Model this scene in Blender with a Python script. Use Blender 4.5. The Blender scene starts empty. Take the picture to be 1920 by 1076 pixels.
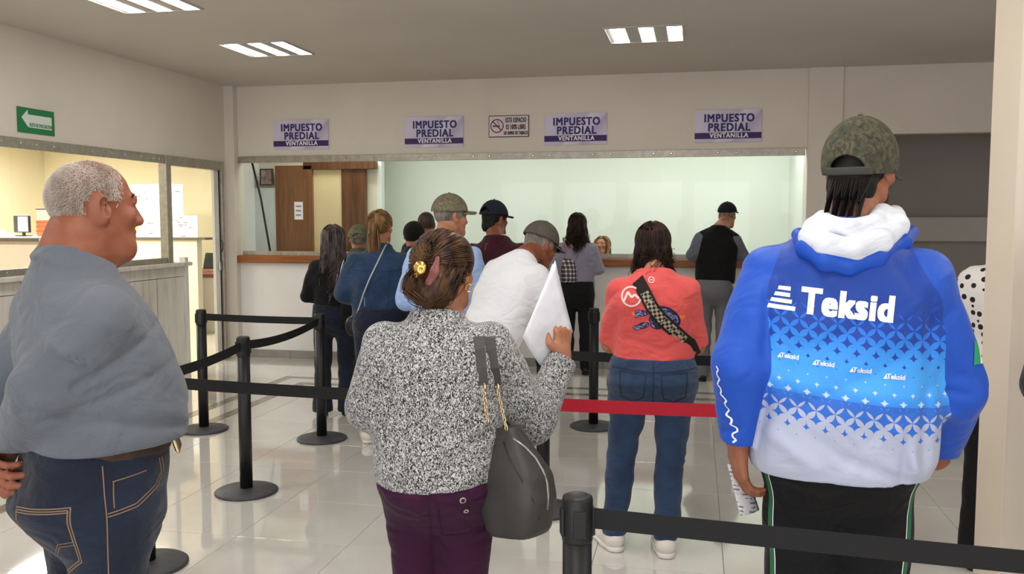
import bpy, bmesh, math, random
import numpy as np
from mathutils import Vector, Matrix
from mathutils.bvhtree import BVHTree
random.seed(7); np.random.seed(7)
SC = bpy.context.scene
COL = SC.collection
PI = math.pi

# ------------------------------------------------------------------ camera, world, big lights, exposure
EYE = 1.60                                   # camera height
FPX = 1660.0                                 # focal length in pixels of a 1920 wide frame
def _axes():
    p = math.atan2(128, FPX)
    d = np.array([345.0, FPX, 128.0]); d /= np.linalg.norm(d)
    up = np.array([0, -math.sin(p), math.cos(p)])
    y = d - up * (d @ up); y /= np.linalg.norm(y)
    return np.array([np.cross(y, up), y, up])
CR = _axes()                                 # rows: world axes in camera (right, forward, up)
cd = bpy.data.cameras.new('camera'); cam = bpy.data.objects.new('camera', cd); COL.objects.link(cam)
cd.sensor_width = 36.0; cd.lens = 36.0 * FPX / 1920.0; cd.clip_start = 0.05
_r, _f, _u = CR[:, 0], CR[:, 1], CR[:, 2]
cam.matrix_world = Matrix(((_r[0], _u[0], -_f[0], 0), (_r[1], _u[1], -_f[1], 0), (_r[2], _u[2], -_f[2], EYE), (0, 0, 0, 1)))
SC.camera = cam
def at(px, py, d):
    """the point seen at pixel px, py at depth d metres"""
    return np.array([0, 0, EYE]) + CR @ np.array([px - 960, FPX, 538 - py]) * (d / FPX)
def on_z(px, py, z):
    r = CR @ np.array([px - 960, FPX, 538 - py]); return np.array([0, 0, EYE]) + r * ((z - EYE) / r[2])
def on_y(px, py, Y):
    r = CR @ np.array([px - 960, FPX, 538 - py]); return np.array([0, 0, EYE]) + r * (Y / r[1])
def on_x(px, py, X):
    r = CR @ np.array([px - 960, FPX, 538 - py]); return np.array([0, 0, EYE]) + r * (X / r[0])

SC.view_settings.view_transform = 'Standard'; SC.view_settings.look = 'None'
SC.view_settings.gamma = 1.0; SC.view_settings.use_curve_mapping = False
SC.view_settings.exposure = 0.32
W = bpy.data.worlds.new('world'); SC.world = W; W.use_nodes = True
W.node_tree.nodes['Background'].inputs[0].default_value = (0.75, 0.85, 1.0, 1)
W.node_tree.nodes['Background'].inputs[1].default_value = 0.6
def area(name, loc, rot, sx, sy, power, col=(1, 1, 1)):
    l = bpy.data.lights.new(name, 'AREA'); l.shape = 'RECTANGLE'; l.size = sx; l.size_y = sy; l.energy = power; l.color = col
    o = bpy.data.objects.new(name, l); COL.objects.link(o); o.location = loc; o.rotation_euler = rot
    return o
# daylight through the glazed entrance behind the camera (five bays)
DAY = 26.0
for i, x in enumerate((-4.2, -2.6, -1.0, 0.6, 2.2)):
    area('entrance_daylight', (x, -3.35, 1.35), (PI / 2, 0, 0), 1.3, 2.3, DAY, (0.93, 0.96, 1.0))
# rows of ceiling lamps nearer the camera than the frame shows
LAMP = 17.0
for x in (-3.75, -0.43, 2.6):
    for y in (3.8, 2.0, 0.2):
        area('ceiling_lamp_light', (x, y, 3.07), (0, 0, 0), 0.55, 0.55, LAMP, (1.0, 0.975, 0.94))
# lamps of the office on the left and of the counter room at the back
for (x, y) in ((-7.4, 6.4), (-7.4, 9.0), (-8.9, 10.0)):
    area('office_lamp_light', (x, y, 2.62), (0, 0, 0), 1.0, 0.6, 68, (1.0, 0.97, 0.92))
for x in (-4.0, -2.2, -0.6, 0.6):
    area('counter_lamp_light', (x, 9.95, 2.85), (0, 0, 0), 0.9, 0.4, 12, (0.97, 1.0, 0.98))

# ------------------------------------------------------------------ materials
def lin(c):
    c = [v / 255.0 for v in c[:3]]
    return tuple(v / 12.92 if v <= 0.04045 else ((v + 0.055) / 1.055) ** 2.4 for v in c) + (1.0,)
_M = {}
class NT:
    """tiny node helper"""
    def __init__(s, m): s.t = m.node_tree; s.n = s.t.nodes
    def add(s, typ, **kw):
        n = s.n.new(typ)
        for k, v in kw.items():
            if k == 'inp':
                for kk, vv in v.items():
                    if hasattr(vv, 'is_linked') or hasattr(vv, 'links'): s.t.links.new(vv, n.inputs[kk])
                    else: n.inputs[kk].default_value = vv
            else: setattr(n, k, v)
        return n
    def link(s, a, b): s.t.links.new(a, b)
    def math(s, op, a, b=None, c=None, clamp=False):
        n = s.n.new('ShaderNodeMath'); n.operation = op; n.use_clamp = clamp
        for i, v in enumerate((a, b, c)):
            if v is None: continue
            if isinstance(v, (int, float)): n.inputs[i].default_value = v
            else: s.t.links.new(v, n.inputs[i])
        return n.outputs[0]
    def ramp(s, fac, stops, interp='LINEAR'):
        n = s.n.new('ShaderNodeValToRGB'); n.color_ramp.interpolation = interp; e = n.color_ramp.elements
        while len(e) < len(stops): e.new(0.5)
        for i, (p, c) in enumerate(stops): e[i].position = p; e[i].color = c if len(c) == 4 else lin(c)
        s.t.links.new(fac, n.inputs[0]); return n.outputs[0]
    def mix(s, fac, a, b):
        n = s.n.new('ShaderNodeMix'); n.data_type = 'RGBA'
        for i, v in ((0, fac), (6, a), (7, b)):
            if isinstance(v, (int, float, tuple)): n.inputs[i].default_value = v
            else: s.t.links.new(v, n.inputs[i])
        return n.outputs[2]
def new_mat(name):
    m = bpy.data.materials.new(name); m.use_nodes = True; nt = NT(m); b = m.node_tree.nodes['Principled BSDF']
    return m, nt, b
def mat(name, col, rough=0.7, col2=None, nscale=8.0, nstretch=(1, 1, 1), bump=0.0, bscale=60.0, bstretch=(1, 1, 1), metal=0.0, spec=0.4,
        sheen=0.0, sss=0.0, coat=0.0, emit=0.0, contrast=(0.35, 0.65), detail=4.0):
    if name in _M: return _M[name]
    m, nt, b = new_mat(name); _M[name] = m
    c = lin(col); b.inputs['Base Color'].default_value = c; b.inputs['Roughness'].default_value = rough
    b.inputs['Metallic'].default_value = metal; b.inputs['Specular IOR Level'].default_value = spec
    if sheen: b.inputs['Sheen Weight'].default_value = sheen; b.inputs['Sheen Roughness'].default_value = 0.5
    if sss: b.inputs['Subsurface Weight'].default_value = sss; b.inputs['Subsurface Radius'].default_value = (0.01, 0.004, 0.002); b.inputs['Subsurface Scale'].default_value = 1.0
    if coat: b.inputs['Coat Weight'].default_value = coat; b.inputs['Coat Roughness'].default_value = 0.05
    if emit: b.inputs['Emission Color'].default_value = c; b.inputs['Emission Strength'].default_value = emit
    if col2 is not None or bump:
        tc = nt.add('ShaderNodeTexCoord')
    if col2 is not None:
        mp = nt.add('ShaderNodeMapping', inp={'Vector': tc.outputs['Object'], 'Scale': nstretch})
        n = nt.add('ShaderNodeTexNoise', inp={'Vector': mp.outputs[0], 'Scale': nscale, 'Detail': detail})
        nt.link(nt.ramp(n.outputs[0], [(contrast[0], col), (contrast[1], col2)]), b.inputs['Base Color'])
    if bump:
        mp = nt.add('ShaderNodeMapping', inp={'Vector': tc.outputs['Object'], 'Scale': bstretch})
        n = nt.add('ShaderNodeTexNoise', inp={'Vector': mp.outputs[0], 'Scale': bscale, 'Detail': 3.0})
        bp = nt.add('ShaderNodeBump', inp={'Height': n.outputs[0], 'Strength': bump, 'Distance': 0.01})
        nt.link(bp.outputs[0], b.inputs['Normal'])
    return m
def glass_mat(name, tint, refl):
    if name in _M: return _M[name]
    m = bpy.data.materials.new(name); m.use_nodes = True; _M[name] = m; nt = NT(m); nt.n.clear()
    tr = nt.add('ShaderNodeBsdfTransparent'); tr.inputs[0].default_value = tint
    gl = nt.add('ShaderNodeBsdfGlossy'); gl.inputs['Roughness'].default_value = 0.02
    fr = nt.add('ShaderNodeFresnel'); fr.inputs[0].default_value = refl
    ge = nt.add('ShaderNodeNewGeometry'); ff = nt.math('MULTIPLY', fr.outputs[0], nt.math('SUBTRACT', 1.0, ge.outputs['Backfacing']))
    mx = nt.add('ShaderNodeMixShader'); nt.link(ff, mx.inputs[0]); nt.link(tr.outputs[0], mx.inputs[1]); nt.link(gl.outputs[0], mx.inputs[2])
    o = nt.add('ShaderNodeOutputMaterial'); nt.link(mx.outputs[0], o.inputs[0]); return m

# ------------------------------------------------------------------ mesh and object helpers
def link_mesh(name, me, m, parent=None, smooth=False):
    o = bpy.data.objects.new(name, me); COL.objects.link(o)
    for x in (m if isinstance(m, (list, tuple)) else [m]): me.materials.append(x)
    if smooth: me.polygons.foreach_set('use_smooth', np.ones(len(me.polygons), bool))
    if parent is not None: o.parent = parent
    return o
def np_mesh(name, V, Fq):
    V = np.asarray(V, np.float32); Fq = np.asarray(Fq, np.int32); k = Fq.shape[1]
    me = bpy.data.meshes.new(name); me.vertices.add(len(V)); me.vertices.foreach_set('co', V.ravel())
    me.loops.add(Fq.size); me.loops.foreach_set('vertex_index', Fq.ravel())
    me.polygons.add(len(Fq)); me.polygons.foreach_set('loop_start', np.arange(len(Fq), dtype=np.int32) * k)
    me.update(calc_edges=True); me.validate(); return me
class B:
    """collects boxes, tubes and plates; build() links them as one mesh object"""
    def __init__(s): s.bm = bmesh.new()
    def box(s, x0, y0, z0, x1, y1, z1, bev=0.0, mi=0):
        vs = [s.bm.verts.new((x, y, z)) for x in (x0, x1) for y in (y0, y1) for z in (z0, z1)]
        fs = [s.bm.faces.new([vs[i] for i in q]) for q in ((0, 1, 3, 2), (4, 6, 7, 5), (0, 4, 5, 1), (2, 3, 7, 6), (0, 2, 6, 4), (1, 5, 7, 3))]
        for f in fs: f.material_index = mi
        if bev:
            es = list({e for f in fs for e in f.edges})
            bmesh.ops.bevel(s.bm, geom=es, offset=bev, segments=2, affect='EDGES', profile=0.5)
        return s
    def lathe(s, prof, c=(0, 0, 0), n=28):
        rings = []
        for r, z in prof:
            rings.append([s.bm.verts.new((c[0] + r * math.cos(2 * PI * i / n), c[1] + r * math.sin(2 * PI * i / n), c[2] + z)) for i in range(n)])
        for a, b in zip(rings, rings[1:]):
            for i in range(n):
                j = (i + 1) % n; s.bm.faces.new((a[i], a[j], b[j], b[i]))
        s.bm.faces.new(list(reversed(rings[0]))); s.bm.faces.new(rings[-1]); return s
    def tube(s, pts, r, n=8, closed=False):
        pts = [Vector(p) for p in pts]; rings = []; N = len(pts); up = None
        for i, p in enumerate(pts):
            a = pts[(i - 1) % N] if (closed or i > 0) else p; b = pts[(i + 1) % N] if (closed or i < N - 1) else p
            t = (b - a).normalized()
            if up is None: up = Vector((0, 0, 1)) if abs(t.z) < 0.9 else Vector((1, 0, 0))
            x = t.cross(up).normalized(); y = x.cross(t).normalized(); up = y
            rr = r[i] if hasattr(r, '__len__') else r
            rings.append([s.bm.verts.new(p + (x * math.cos(2 * PI * k / n) + y * math.sin(2 * PI * k / n)) * rr) for k in range(n)])
        for i in range(N if closed else N - 1):
            a, b = rings[i], rings[(i + 1) % N]
            for k in range(n): s.bm.faces.new((a[k], a[(k + 1) % n], b[(k + 1) % n], b[k]))
        if not closed: s.bm.faces.new(list(reversed(rings[0]))); s.bm.faces.new(rings[-1])
        return s
    def strip(s, pts, wdir, w, t):
        """flat band of width w along wdir (one vector, or one per point), thickness t"""
        pts = [Vector(p) for p in pts]; N = len(pts); rows = []
        for i, p in enumerate(pts):
            tg = (pts[min(i + 1, N - 1)] - pts[max(i - 1, 0)]).normalized()
            wd = Vector(wdir[i] if hasattr(wdir[0], '__len__') else wdir); wd = (wd - tg * wd.dot(tg)).normalized(); nn = tg.cross(wd).normalized()
            rows.append([s.bm.verts.new(p + wd * (sx * w / 2) + nn * (sn * t / 2)) for sx, sn in ((-1, -1), (1, -1), (1, 1), (-1, 1))])
        for a, b in zip(rows, rows[1:]):
            for k in range(4): s.bm.faces.new((a[k], a[(k + 1) % 4], b[(k + 1) % 4], b[k]))
        s.bm.faces.new(list(reversed(rows[0]))); s.bm.faces.new(rows[-1]); return s
    def build(s, name, m, parent=None, smooth=False):
        bmesh.ops.recalc_face_normals(s.bm, faces=s.bm.faces)
        me = bpy.data.meshes.new(name); s.bm.to_mesh(me); s.bm.free()
        return link_mesh(name, me, m, parent, smooth)
def tag(o, label=None, cat=None, group=None, kind=None):
    for k, v in (('label', label), ('category', cat), ('group', group), ('kind', kind)):
        if v: o[k] = v
    return o
def empty(name, loc=(0, 0, 0), rz=0.0, **kw):
    o = bpy.data.objects.new(name, None); COL.objects.link(o); o.location = loc; o.rotation_euler = (0, 0, rz); o.empty_display_size = 0.1
    return tag(o, **kw)
def struct(name, b, m, parent=None, smooth=False):
    o = b.build(name, m, parent, smooth); o['kind'] = 'structure'; return o
def text_mesh(txt, size, fat=0.0, align='CENTER', spacing=1.0, shear=0.0, sx=1.0, bold=0.0):
    """flat lettering in the xz plane (reads from -y), as a mesh"""
    cu = bpy.data.curves.new('lettering', 'FONT'); cu.body = txt; cu.size = size; cu.align_x = align; cu.align_y = 'CENTER'
    cu.offset = fat; cu.space_character = spacing; cu.shear = shear; cu.resolution_u = 3; cu.fill_mode = 'FRONT'
    o = bpy.data.objects.new('lettering_tmp', cu); COL.objects.link(o)
    dg = bpy.context.evaluated_depsgraph_get(); me = bpy.data.meshes.new_from_object(o.evaluated_get(dg))
    bpy.data.objects.remove(o); bpy.data.curves.remove(cu)
    for v in me.vertices: v.co = Vector((v.co.x * sx, 0, v.co.y))
    if bold:
        bm = bmesh.new()
        for k, (dx, dz) in enumerate(((0, 0), (bold, 0), (-bold, 0), (0, bold * 0.7), (0, -bold * 0.7), (bold, bold * 0.7), (-bold, -bold * 0.7), (bold, -bold * 0.7), (-bold, bold * 0.7))):
            n0 = len(bm.verts); bm.from_mesh(me); bm.verts.ensure_lookup_table()
            for v in bm.verts[n0:]: v.co += Vector((dx, -0.00006 * k, dz))
        bm.to_mesh(me); bm.free()
    return me
def flat_text(name, txt, size, m, parent, loc, rz=0.0, **kw):
    o = link_mesh(name, text_mesh(txt, size, **kw), m, parent); o.location = loc; o.rotation_euler = (0, 0, rz); return o
# ------------------------------------------------------------------ the setting
YB = 9.40; Y2 = YB + 0.92; XL = -5.27; ZC = 3.10; XR = 3.6; YF = -3.4
PAINT = mat('wall_paint', (224, 215, 203), 0.75, (217, 208, 196), 1.3, bump=0.04, bscale=40)
PAINT_LOW = mat('wall_paint_low', (232, 229, 226), 0.7, (225, 222, 219), 1.5, bump=0.03, bscale=40)
CEIL = mat('ceiling_paint', (204, 196, 187), 0.85, (198, 190, 181), 0.8)
METAL = mat('brushed_aluminium', (176, 170, 158), 0.4, (160, 154, 143), 20, metal=0.7, spec=0.5)
BOLT = mat('bolt_steel', (205, 203, 198), 0.25, metal=1.0)
WOODM, _nt, _b = new_mat('varnished_brown_wood')
_tc = _nt.add('ShaderNodeTexCoord'); _mp = _nt.add('ShaderNodeMapping', inp={'Vector': _tc.outputs['Object'], 'Scale': (0.6, 9, 9)})
_n = _nt.add('ShaderNodeTexNoise', inp={'Vector': _mp.outputs[0], 'Scale': 5.0, 'Detail': 5.0})
_nt.link(_nt.ramp(_n.outputs[0], [(0.3, (122, 66, 27)), (0.7, (160, 96, 46))]), _b.inputs['Base Color']); _b.inputs['Roughness'].default_value = 0.35

# floor: grout slab with one object per polished tile
TILEM, _nt, _b = new_mat('polished_cream_tile')
_oi = _nt.add('ShaderNodeObjectInfo'); _tc = _nt.add('ShaderNodeTexCoord')
_n = _nt.add('ShaderNodeTexNoise', inp={'Vector': _tc.outputs['Object'], 'Scale': 3.0, 'Detail': 5.0})
_c = _nt.ramp(_n.outputs[0], [(0.3, (206, 202, 195)), (0.7, (216, 213, 207))])
_hv = _nt.add('ShaderNodeHueSaturation', inp={'Color': _c, 'Value': _nt.math('MULTIPLY_ADD', _oi.outputs['Random'], 0.05, 0.97)})
_nt.link(_hv.outputs[0], _b.inputs['Base Color']); _b.inputs['Roughness'].default_value = 0.06; _b.inputs['Specular IOR Level'].default_value = 1.0
_b.inputs['Coat Weight'].default_value = 0.6; _b.inputs['Coat Roughness'].default_value = 0.04
GROUT = mat('grout', (150, 142, 130), 0.8)
floor = struct('floor', B().box(XL - 0.3, YF - 0.3, -0.12, XR + 0.3, YB + 3.2, -0.004), GROUT)
T = 0.60
tile_me = None; JX = XL + 0.02; JY = 9.39
tb = B().box(0.0015, 0.0015, -0.006, T - 0.0015, T - 0.0015, 0.0, 0.0012)
tile0 = tb.build('tile', TILEM, floor); tile0.location = (JX, JY - T, 0)
for i in range(15):
    for j in range(17):
        if i == 0 and j == 0: continue
        o = tile0.copy(); COL.objects.link(o); o.parent = floor; o.location = (JX + i * T, JY - (j + 1) * T, 0)
struct('floor_front', B().box(XL, YF, -0.004, XR, JY - 17 * T, -0.0005), TILEM)
struct('floor_corridor', B().box(1.0, 9.39, -0.004, XR, YB + 3.0, 0), TILEM)
struct('floor_office', B().box(-11.2, 3.0, -0.12, XL - 0.02, 13.0, 0), mat('office_floor_tile', (214, 205, 188), 0.2, (206, 197, 180), 2))
# dark stone inlay bands running round the floor
INLAY = mat('brown_stone_inlay', (142, 131, 120), 0.1, (120, 108, 98), 9, spec=0.6)
for k, (d, w) in enumerate(((-0.02, 0.10), (0.27, 0.10))):
    x0 = -4.05 + d; y1 = 8.26 - d
    struct('trim_%d' % (k + 1), B().box(x0, 0.0, 0, x0 + w, y1, 0.0012).box(x0, y1 - w, 0, 2.6 - d, y1, 0.0011).box(2.6 - d - w, 0.0, 0, 2.6 - d, y1, 0.0012), INLAY)

# ceiling
struct('ceiling', B().box(XL - 0.1, YF, ZC, XR, YB + 0.05, ZC + 0.12), CEIL)
# back wall: above and below the counter window, pilasters, opening on the right
WZ0, WZ1 = 1.185, 2.31; WX0, WX1 = -5.16, 1.085
struct('wall_back', B().box(XL, YB, WZ1, 1.09, YB + 0.12, ZC).box(XL, YB, 0, 1.09, YB + 0.12, WZ0 - 0.085).box(XL, YB, WZ0 - 0.085, WX0, YB + 0.12, WZ1), PAINT)
struct('wall_back_right', B().box(1.41, YB, 2.435, XR, YB + 0.15, ZC), PAINT)
struct('trim_3', B().box(1.085, YB - 0.035, 0, 1.41, YB + 0.3, ZC, 0.004), PAINT)
struct('trim_4', B().box(XL - 0.03, YB - 0.10, 0, XL + 0.115, YB + 0.02, ZC, 0.004), PAINT)
LOWER = struct('trim_5', B().box(XL + 0.115, YB - 0.008, 0.09, 1.085, YB + 0.002, WZ0 - 0.085), PAINT_LOW)
BASEM = mat('grey_stone_baseboard', (150, 146, 142), 0.3, (138, 133, 128), 6)
bb = empty('baseboard_back'); bb['kind'] = 'structure'
x = XL + 0.115
while x < 1.05:
    w = min(0.60, 1.085 - x); B().box(x + 0.002, YB - 0.022, 0, x + w - 0.002, YB - 0.006, 0.09, 0.003).build('tile', BASEM, bb); x += 0.60
# corridor behind the opening
COR = mat('corridor_unlit_grey', (186, 176, 170), 0.8, (180, 170, 164), 1.0)  # mid-grey base puts the unlit corridor's dimness into the colour
CORL = mat('corridor_ledge_paint', (222, 214, 208), 0.7, (214, 206, 200), 1.0)
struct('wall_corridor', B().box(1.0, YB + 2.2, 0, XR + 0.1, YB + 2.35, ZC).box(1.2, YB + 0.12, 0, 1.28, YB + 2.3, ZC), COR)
struct('trim_6', B().box(1.28, YB + 2.02, 1.33, XR, YB + 2.2, 1.62, 0.01), CORL)
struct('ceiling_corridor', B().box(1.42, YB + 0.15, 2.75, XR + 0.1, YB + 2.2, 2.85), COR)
struct('wall_right', B().box(XR, YF, 0, XR + 0.12, YB + 2.3, ZC), PAINT)
# entrance wall behind the camera, five glazed bays
eb = B().box(XL, YF - 0.12, 2.55, XR, YF, ZC).box(XL, YF - 0.12, 0, XR, YF, 0.12)
for a, b in ((XL, -4.87), (-3.53, -3.27), (-1.93, -1.67), (-0.33, -0.07), (1.27, 1.53), (2.87, XR)): eb.box(a, YF - 0.12, 0.12, b, YF, 2.55)
struct('wall_front', eb, PAINT)
# square pillar on the right
PIL = mat('pillar_cream_paint', (226, 214, 196), 0.65, (218, 205, 187), 1.2, (1, 1, 0.3), bump=0.05, bscale=30)
struct('trim_7', B().box(1.0, 3.11, 0, 1.40, 3.39, ZC, 0.006), PIL)

# left wall: solid over the window and door, knee wall below the window
LZ1 = 2.24; DY0, DY1 = 8.10, 9.22
struct('wall_left', B().box(XL - 0.12, YF, LZ1, XL, YB, ZC), PAINT)
struct('wall_left_near', B().box(XL - 0.12, YF, 0, XL, 3.4, LZ1), PAINT)
struct('wall_left_far', B().box(XL - 0.12, DY1 - 0.01, 0, XL, YB, LZ1), PAINT)
KNEE, _nt, _b = new_mat('whitewashed_wood')
_tc = _nt.add('ShaderNodeTexCoord'); _mp = _nt.add('ShaderNodeMapping', inp={'Vector': _tc.outputs['Object'], 'Scale': (5, 5, 0.8)})
_n = _nt.add('ShaderNodeTexNoise', inp={'Vector': _mp.outputs[0], 'Scale': 3.0, 'Detail': 6.0})
_nt.link(_nt.ramp(_n.outputs[0], [(0.22, (176, 164, 150)), (0.42, (206, 199, 188)), (0.75, (226, 221, 213))]), _b.inputs['Base Color']); _b.inputs['Roughness'].default_value = 0.6
kw = empty('service_counter', (XL, 0, 0), label='whitewashed wood panelled counter running under the left office window', cat='counter')
y = 8.40
B().box(-0.12, 3.4, 0, -0.0, 8.36, 1.12).build('carcass', KNEE, kw)
while y > 3.6:
    B().box(0.0, y - 0.51, 0.0, 0.034, y - 0.005, 1.0, 0.004).build('panel', KNEE, kw); y -= 0.52
B().box(0.0, 3.4, 1.005, 0.040, 8.405, 1.11, 0.004).build('apron', KNEE, kw)
B().box(-0.14, 3.4, 1.11, 0.10, 8.42, 1.15, 0.008).build('worktop', KNEE, kw)
B().box(-0.02, 8.36, 0.0, 0.05, 8.42, 1.20, 0.006).build('end_post', KNEE, kw)
# left office window
GL = glass_mat('clear_glass', (0.97, 0.985, 0.975, 1), 1.22)
GB = glass_mat('greenish_glass', (0.935, 0.972, 0.948, 1), 1.30)
w1 = empty('window_1', (XL, 0, 0)); w1['kind'] = 'structure'
B().box(-0.01, 3.4, LZ1 - 0.085, 0.018, DY0, LZ1, 0.003).build('top_rail', METAL, w1)
B().box(-0.01, 3.4, 1.15, 0.018, DY0, 1.205, 0.003).build('bottom_rail', METAL, w1)
ys = [3.4, 4.3, 5.2, 6.05, 6.42, 6.9, 7.36, 7.80, DY0]
for a, b in zip(ys, ys[1:]):
    B().box(-0.004, a + 0.002, 1.205, 0.004, b - 0.002, LZ1 - 0.085).build('pane', GL, w1)
    for yy in (a + 0.1, b - 0.1):
        bo = B().lathe([(0.012, 0), (0.012, 0.004), (0.007, 0.008)], n=10).build('bolt', BOLT, w1); bo.location = (0.018, yy, LZ1 - 0.042); bo.rotation_euler = (0, PI / 2, 0)
        bo = B().lathe([(0.010, 0), (0.010, 0.004), (0.006, 0.007)], n=10).build('bolt', BOLT, w1); bo.location = (0.018, yy, 1.178); bo.rotation_euler = (0, PI / 2, 0)
# glazed metal door in the left wall
d1 = empty('door_1', (XL, 0, 0)); d1['kind'] = 'structure'
B().box(-0.06, DY0, 0, 0.03, DY0 + 0.085, LZ1, 0.004).box(-0.06, DY1 - 0.06, 0, 0.03, DY1, LZ1, 0.004).box(-0.06, DY0 + 0.085, LZ1 - 0.10, 0.03, DY1 - 0.06, LZ1, 0.004).build('door_frame', METAL, d1)
LEAF = mat('white_door_profile', (216, 211, 203), 0.5)
B().box(-0.035, DY1 - 0.17, 0.03, 0.0, DY1 - 0.075, LZ1 - 0.105, 0.004).build('stile', LEAF, d1)
B().box(-0.03, DY1 - 0.074, 0.03, 0.004, DY1 - 0.061, LZ1 - 0.105).build('gasket', mat('black_rubber', (14, 13, 12), 0.6), d1)
B().box(-0.024, DY0 + 0.09, 0.03, -0.018, DY1 - 0.17, LZ1 - 0.105).build('pane', GL, d1)
B().tube([(0.02 + 0.035 * math.sin(a), DY1 - 0.105, 1.30 + 0.075 * math.cos(a)) for a in np.linspace(0, PI, 9)], 0.007).build('door_handle', mat('dark_steel', (70, 68, 66), 0.35, metal=0.9), d1)
B().box(0.0, DY1 - 0.125, 1.02, 0.02, DY1 - 0.085, 1.12, 0.004).build('lock', BOLT, d1)
B().box(-0.06, DY0 + 0.085, 0.0, 0.02, DY1 - 0.06, 0.018).build('threshold', METAL, d1)

# counter window in the back wall
w2 = empty('window_2', (0, YB, 0)); w2['kind'] = 'structure'
B().box(WX0, -0.02, WZ1 - 0.075, WX1 - 0.02, 0.012, WZ1, 0.003).build('top_rail', METAL, w2)
B().box(WX0 + 0.04, -0.02, WZ0 - 0.005, WX1 - 0.02, 0.012, WZ0 + 0.045, 0.003).build('bottom_rail', METAL, w2)
xs = [WX0, -4.55, -4.28, -3.93, -3.60, -2.9, -2.28, -1.62, -0.98, -0.35, 0.30, WX1 - 0.02]
for a, b in zip(xs, xs[1:]):
    B().box(a + 0.0015, -0.005, WZ0 + 0.045, b - 0.0015, 0.005, WZ1 - 0.07).build('pane', GB, w2)
    for xx in (a + 0.09, b - 0.09):
        bo = B().lathe([(0.014, 0), (0.014, 0.004), (0.008, 0.009)], n=10).build('bolt', BOLT, w2); bo.location = (xx, -0.02, WZ1 - 0.036); bo.rotation_euler = (PI / 2, 0, 0)
        bo = B().lathe([(0.010, 0), (0.010, 0.004), (0.006, 0.007)], n=10).build('bolt', BOLT, w2); bo.location = (xx, -0.02, WZ0 + 0.02); bo.rotation_euler = (PI / 2, 0, 0)
tag(B().box(-5.20, YB - 0.09, 1.095, 1.08, YB + 0.30, 1.18, 0.012).build('counter_shelf', WOODM), 'long varnished brown wooden shelf under the cashier window', 'shelf')
# room behind the counter window
MINT = mat('pale_mint_wall', (236, 239, 233), 0.6, (230, 235, 227), 0.7)
struct('wall_counter_room', B().box(-4.19, YB + 1.75, 0, 1.2, YB + 1.85, 2.95), MINT)
struct('ceiling_counter_room', B().box(-5.50, YB + 0.12, 2.95, 1.2, YB + 1.85, 3.05), PAINT_LOW)
struct('floor_counter_room', B().box(-5.50, YB + 0.12, -0.05, 1.2, YB + 1.85, 0), mat('office_floor_tile', (214, 205, 188)))
struct('wall_counter_room_return', B().box(-3.86, Y2 + 0.1, 0, -3.80, Y2 + 0.2, 2.95).box(-4.25, Y2 + 0.2, 0, -4.19, YB + 1.85, 2.95), MINT)
struct('wall_counter_room_side', B().box(1.09, YB + 0.3, 0, 1.19, YB + 1.8, ZC), MINT)
def yb(px, py, Y): p = on_y(px, py, Y); return p
def slab(name, px0, px1, py0, py1, Y, th, m, label=None, cat=None, b=0.003):
    a = on_y(px0, py1, Y); c = on_y(px1, py0, Y)
    return tag(B().box(a[0], Y, a[2], c[0], Y + th, c[2], b).build(name, m), label, cat)
CREAM = mat('cream_door_paint', (238, 214, 168), 0.5, (230, 205, 158), 2, (1, 1, 0.3))
BRN = mat('dark_brown_wood', (110, 66, 34), 0.4, (82, 46, 24), 5, (6, 6, 0.6))
BRN2 = mat('brown_panel_wood', (134, 86, 48), 0.4, (116, 70, 38), 4, (6, 6, 0.6))
d2 = empty('door_2', (0, 0, 0)); d2['kind'] = 'structure'
for nm, x0, x1, y0, y1, Y, th, m in (('door_leaf', 580, 648, 314, 700, Y2 + 0.02, 0.04, CREAM), ('jamb', 645, 684, 316, 700, Y2, 0.08, BRN), ('lintel', 568, 703, 302, 318, Y2 - 0.03, 0.10, BRN), ('side_panel', 523, 584, 310, 700, Y2 - 0.03, 0.06, BRN2)):
    a = on_y(x0, y1, Y); c = on_y(x1, y0, Y); B().box(a[0], Y, max(a[2], 0.0), c[0], Y + th, c[2], 0.003).build(nm, m, d2)
struct('wall_counter_room_rear', B().box(-5.50, Y2 + 0.1, 0, -3.86, Y2 + 0.2, 2.95), mat('cream_wall', (233, 222, 203), 0.7))
struct('wall_counter_room_left', B().box(-5.50, YB + 0.12, 0, -5.44, Y2 + 0.1, 2.95), PAINT_LOW)
slab('window_blind', 484, 516, 352, 700, Y2 - 0.02, 0.03, mat('pale_blind', (214, 218, 220), 0.6, (196, 201, 204), 4, (1, 1, 0.4)), 'pale grey panel leaning in the left corner of the cashier room', 'panel')
pc = slab('framed_picture', 487, 511, 316, 348, Y2 - 0.04, 0.025, mat('picture_frame_dark', (70, 52, 48), 0.5), 'small dark framed certificate at the left of the cashier room', 'picture')
a = on_y(490, 345, Y2 - 0.045); c = on_y(508, 319, Y2 - 0.045)
B().box(a[0], Y2 - 0.048, a[2], c[0], Y2 - 0.041, c[2]).build('print', mat('picture_print', (168, 150, 148), 0.6, (120, 92, 92), 14), pc)
a = on_y(472, 302, YB + 0.05); c = on_y(507, 474, YB + 0.06)
tag(B().tube([a, a * 0.6 + c * 0.4 + np.array([0.02, 0, 0]), a * 0.3 + c * 0.7 + np.array([0.01, 0, 0]), c], 0.012, 6).build('cable', mat('black_cable', (18, 17, 17), 0.5), None, True), 'thick black cable hanging slantwise behind the left end of the cashier window', 'cable')
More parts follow.
